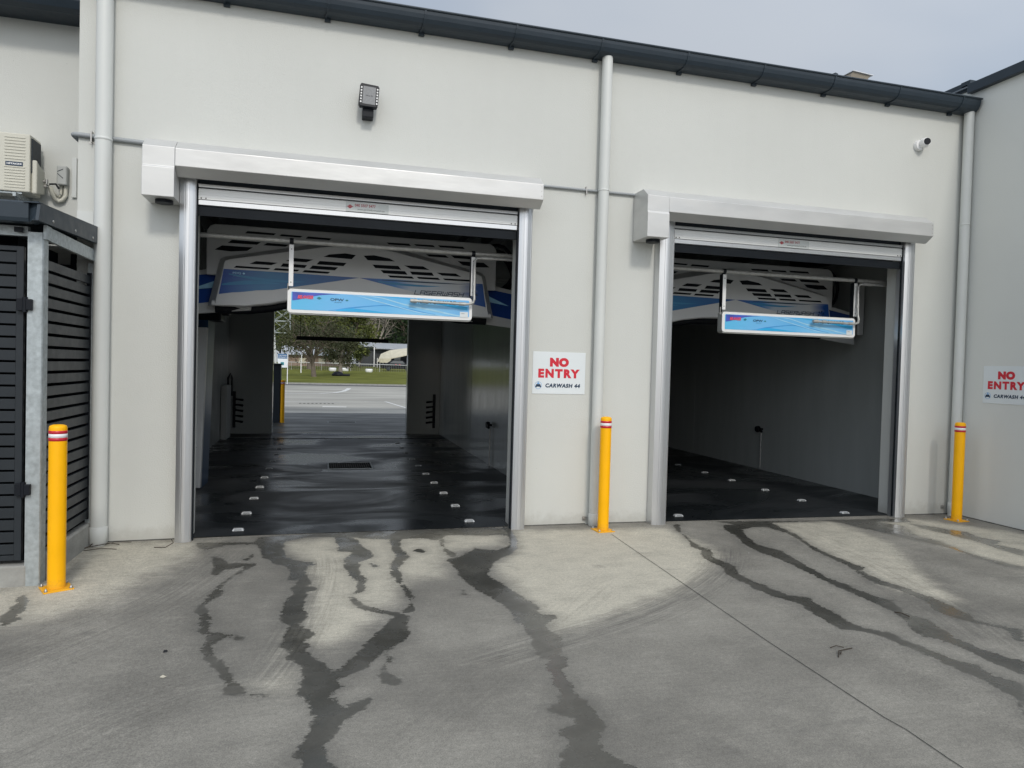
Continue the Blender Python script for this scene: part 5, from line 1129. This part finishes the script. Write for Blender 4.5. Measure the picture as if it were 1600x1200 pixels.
t = thing('street_lamp', 'white lamp post with curved arm among the lawn trees', 'street lamp', (-2.2, 70, lz(70)))
MB().tube([(-2.2, 70, lz(70)), (-2.2, 70, 1.9), (-2.1, 70, 2.6), (-1.85, 70, 3.05), (-1.5, 70, 3.25), (-1.2, 70, 3.27)], [.06, .055, .05, .045, .045, .05], 10).build('pole', M_wht2, t)
MB().box(-1.45, -1.05, 69.9, 70.1, 3.2, 3.29).build('lamp_head', M_wht2, t)
t = thing('lattice_mast', 'pale steel lattice mast rising at the left edge of the rear opening', 'mast', (-5.2, 75, lz(75)))
st = MB(); LW = [(-5.35, 74.6), (-3.6, 74.6), (-3.6, 76.0), (-5.35, 76.0)]
for x, y in LW: st.tube([(x, y, 4.9), (x+(.0 if x < -5 else -.1), y, 14)], .055, 6)
for i in range(7):
    z = 4.9+i*1.3
    for (a, c), (e, f_) in zip(LW, LW[1:]+LW[:1]): st.tube([(a, c, z), (e, f_, z)], .035, 5).tube([(a, c, z), (e, f_, z+1.3)], .03, 5).tube([(e, f_, z), (a, c, z+1.3)], .03, 5)
st.build('lattice', M_galv, t)
MB().tube([(-5.05, 75, 1), (-5.3, 75, 4.9), (-5.42, 75, 7.4)], [.14, .11, .07], 10).build('pole', M_white, t)
MB().tube([(-5.42, 75, 7.35), (-4.9, 74.9, 7.5), (-4.6, 74.9, 7.4)], .07, 8).build('crossarm', M_white, t)
t = thing('road_sign', 'small blue and white sign on a thin post at the lawn edge', 'sign', (-2.55, 47.6, 0))
MB().tube([(-2.53, 47.6, -.05), (-2.53, 47.6, 2.3)], .035, 8).build('post', M_wht2, t)
MB().box(-3.22, -2.56, 47.53, 47.56, 1.24, 1.90).build('panel', M_signw, t)
MB().box(-3.22, -2.56, 47.53, 47.56, 1.903, 2.26).build('blue_panel', pm('sign_blue', (.01, .10, .24), .5), t)
lettering('CAR WASH', .15, (-2.89, 47.525, 2.14), M_wht2, t, width=.56, height=.10); lettering('ENTRANCE', .15, (-2.89, 47.525, 2.0), M_wht2, t, width=.56, height=.09)
MB().box(-3.02, -2.78, 47.515, 47.525, 1.42, 1.64).build('emblem', M_teal, t)
t = thing('meter_box', 'tiny white box on a short post behind the kiosk', 'box', (-3.3, 46.5, 0))
MB().box(-3.35, -3.1, 46.5, 46.7, .55, .95).box(-3.25, -3.2, 46.55, 46.6, -.05, .55).build('box', M_white, t)

# ------------------------------------------------------------------ sky, sun, camera
EL, AZ = 38, 4            # sun high behind the camera, slightly to its right
w = bpy.data.worlds.new('World'); S.world = w; w.use_nodes = True; nt = w.node_tree
bg = nt.nodes['Background']; sky = nt.nodes.new('ShaderNodeTexSky'); sky.sky_type = 'NISHITA'; sky.sun_disc = False
sky.sun_elevation = math.radians(EL); sky.sun_rotation = math.radians(180-AZ); sky.air_density = 1.2; sky.dust_density = 2.5; sky.ozone_density = 1.
tc = nt.nodes.new('ShaderNodeTexCoord')
n = noise(nt, mapping(nt, tc.outputs['Generated'], (1, 1, 2.6)), 1.3, 4, .5, .2)
cf = rng(nt, n, .30, .68, .45, .95)
vm = nt.nodes.new('ShaderNodeVectorMath'); vm.operation = 'DOT_PRODUCT'; nt.links.new(tc.outputs['Generated'], vm.inputs[0])
e_, a_ = math.radians(EL), math.radians(AZ)
vm.inputs[1].default_value = (math.sin(a_)*math.cos(e_), -math.cos(a_)*math.cos(e_), math.sin(e_))
glow = rng(nt, vm.outputs['Value'], -.5, 1., .72, 1.75)          # hazy cloud is brightest round the sun
cloud = mixc(nt, 1., (5.5, 5.95, 6.6), glow, 'MULTIPLY')
c = mixc(nt, cf, sky.outputs[0], cloud)
nt.links.new(c, bg.inputs['Color']); bg.inputs['Strength'].default_value = .11
L = bpy.data.lights.new('sun', 'SUN'); L.energy = 1.1; L.angle = math.radians(8); L.color = (1, .955, .88)
so = bpy.data.objects.new('sun', L); COL.objects.link(so)
e, a = math.radians(EL), math.radians(AZ)
dirv = Vector((math.sin(a)*math.cos(e), -math.cos(a)*math.cos(e), math.sin(e)))
so.rotation_euler = dirv.to_track_quat('Z', 'Y').to_euler(); so.location = (3, -20, 20)
cam = bpy.data.cameras.new('camera'); co = bpy.data.objects.new('camera', cam); COL.objects.link(co); S.camera = co
cam.sensor_fit = 'HORIZONTAL'; cam.sensor_width = 36; cam.lens = 1090.2521/1600*36; cam.clip_start = .05; cam.clip_end = 3000
yaw, pit, rol = .26552, -.0234257, .02686606
R0 = Vector((1,0,0)); F0 = Vector((0,1,0)); U0 = Vector((0,0,1))
F2 = math.cos(yaw)*F0+math.sin(yaw)*R0; R2 = math.cos(yaw)*R0-math.sin(yaw)*F0
F3 = math.cos(pit)*F2+math.sin(pit)*U0; U3 = math.cos(pit)*U0-math.sin(pit)*F2
R4 = math.cos(rol)*R2+math.sin(rol)*U3; U4 = math.cos(rol)*U3-math.sin(rol)*R2
M = Matrix((R4, U4, -F3)).transposed().to_4x4(); M.translation = Vector((0, -7.107, 1.687)); co.matrix_world = M
S.render.resolution_x, S.render.resolution_y = 1024, 768
S.view_settings.view_transform = 'Standard'; S.view_settings.look = 'None'; S.view_settings.exposure = .25; S.view_settings.gamma = 1
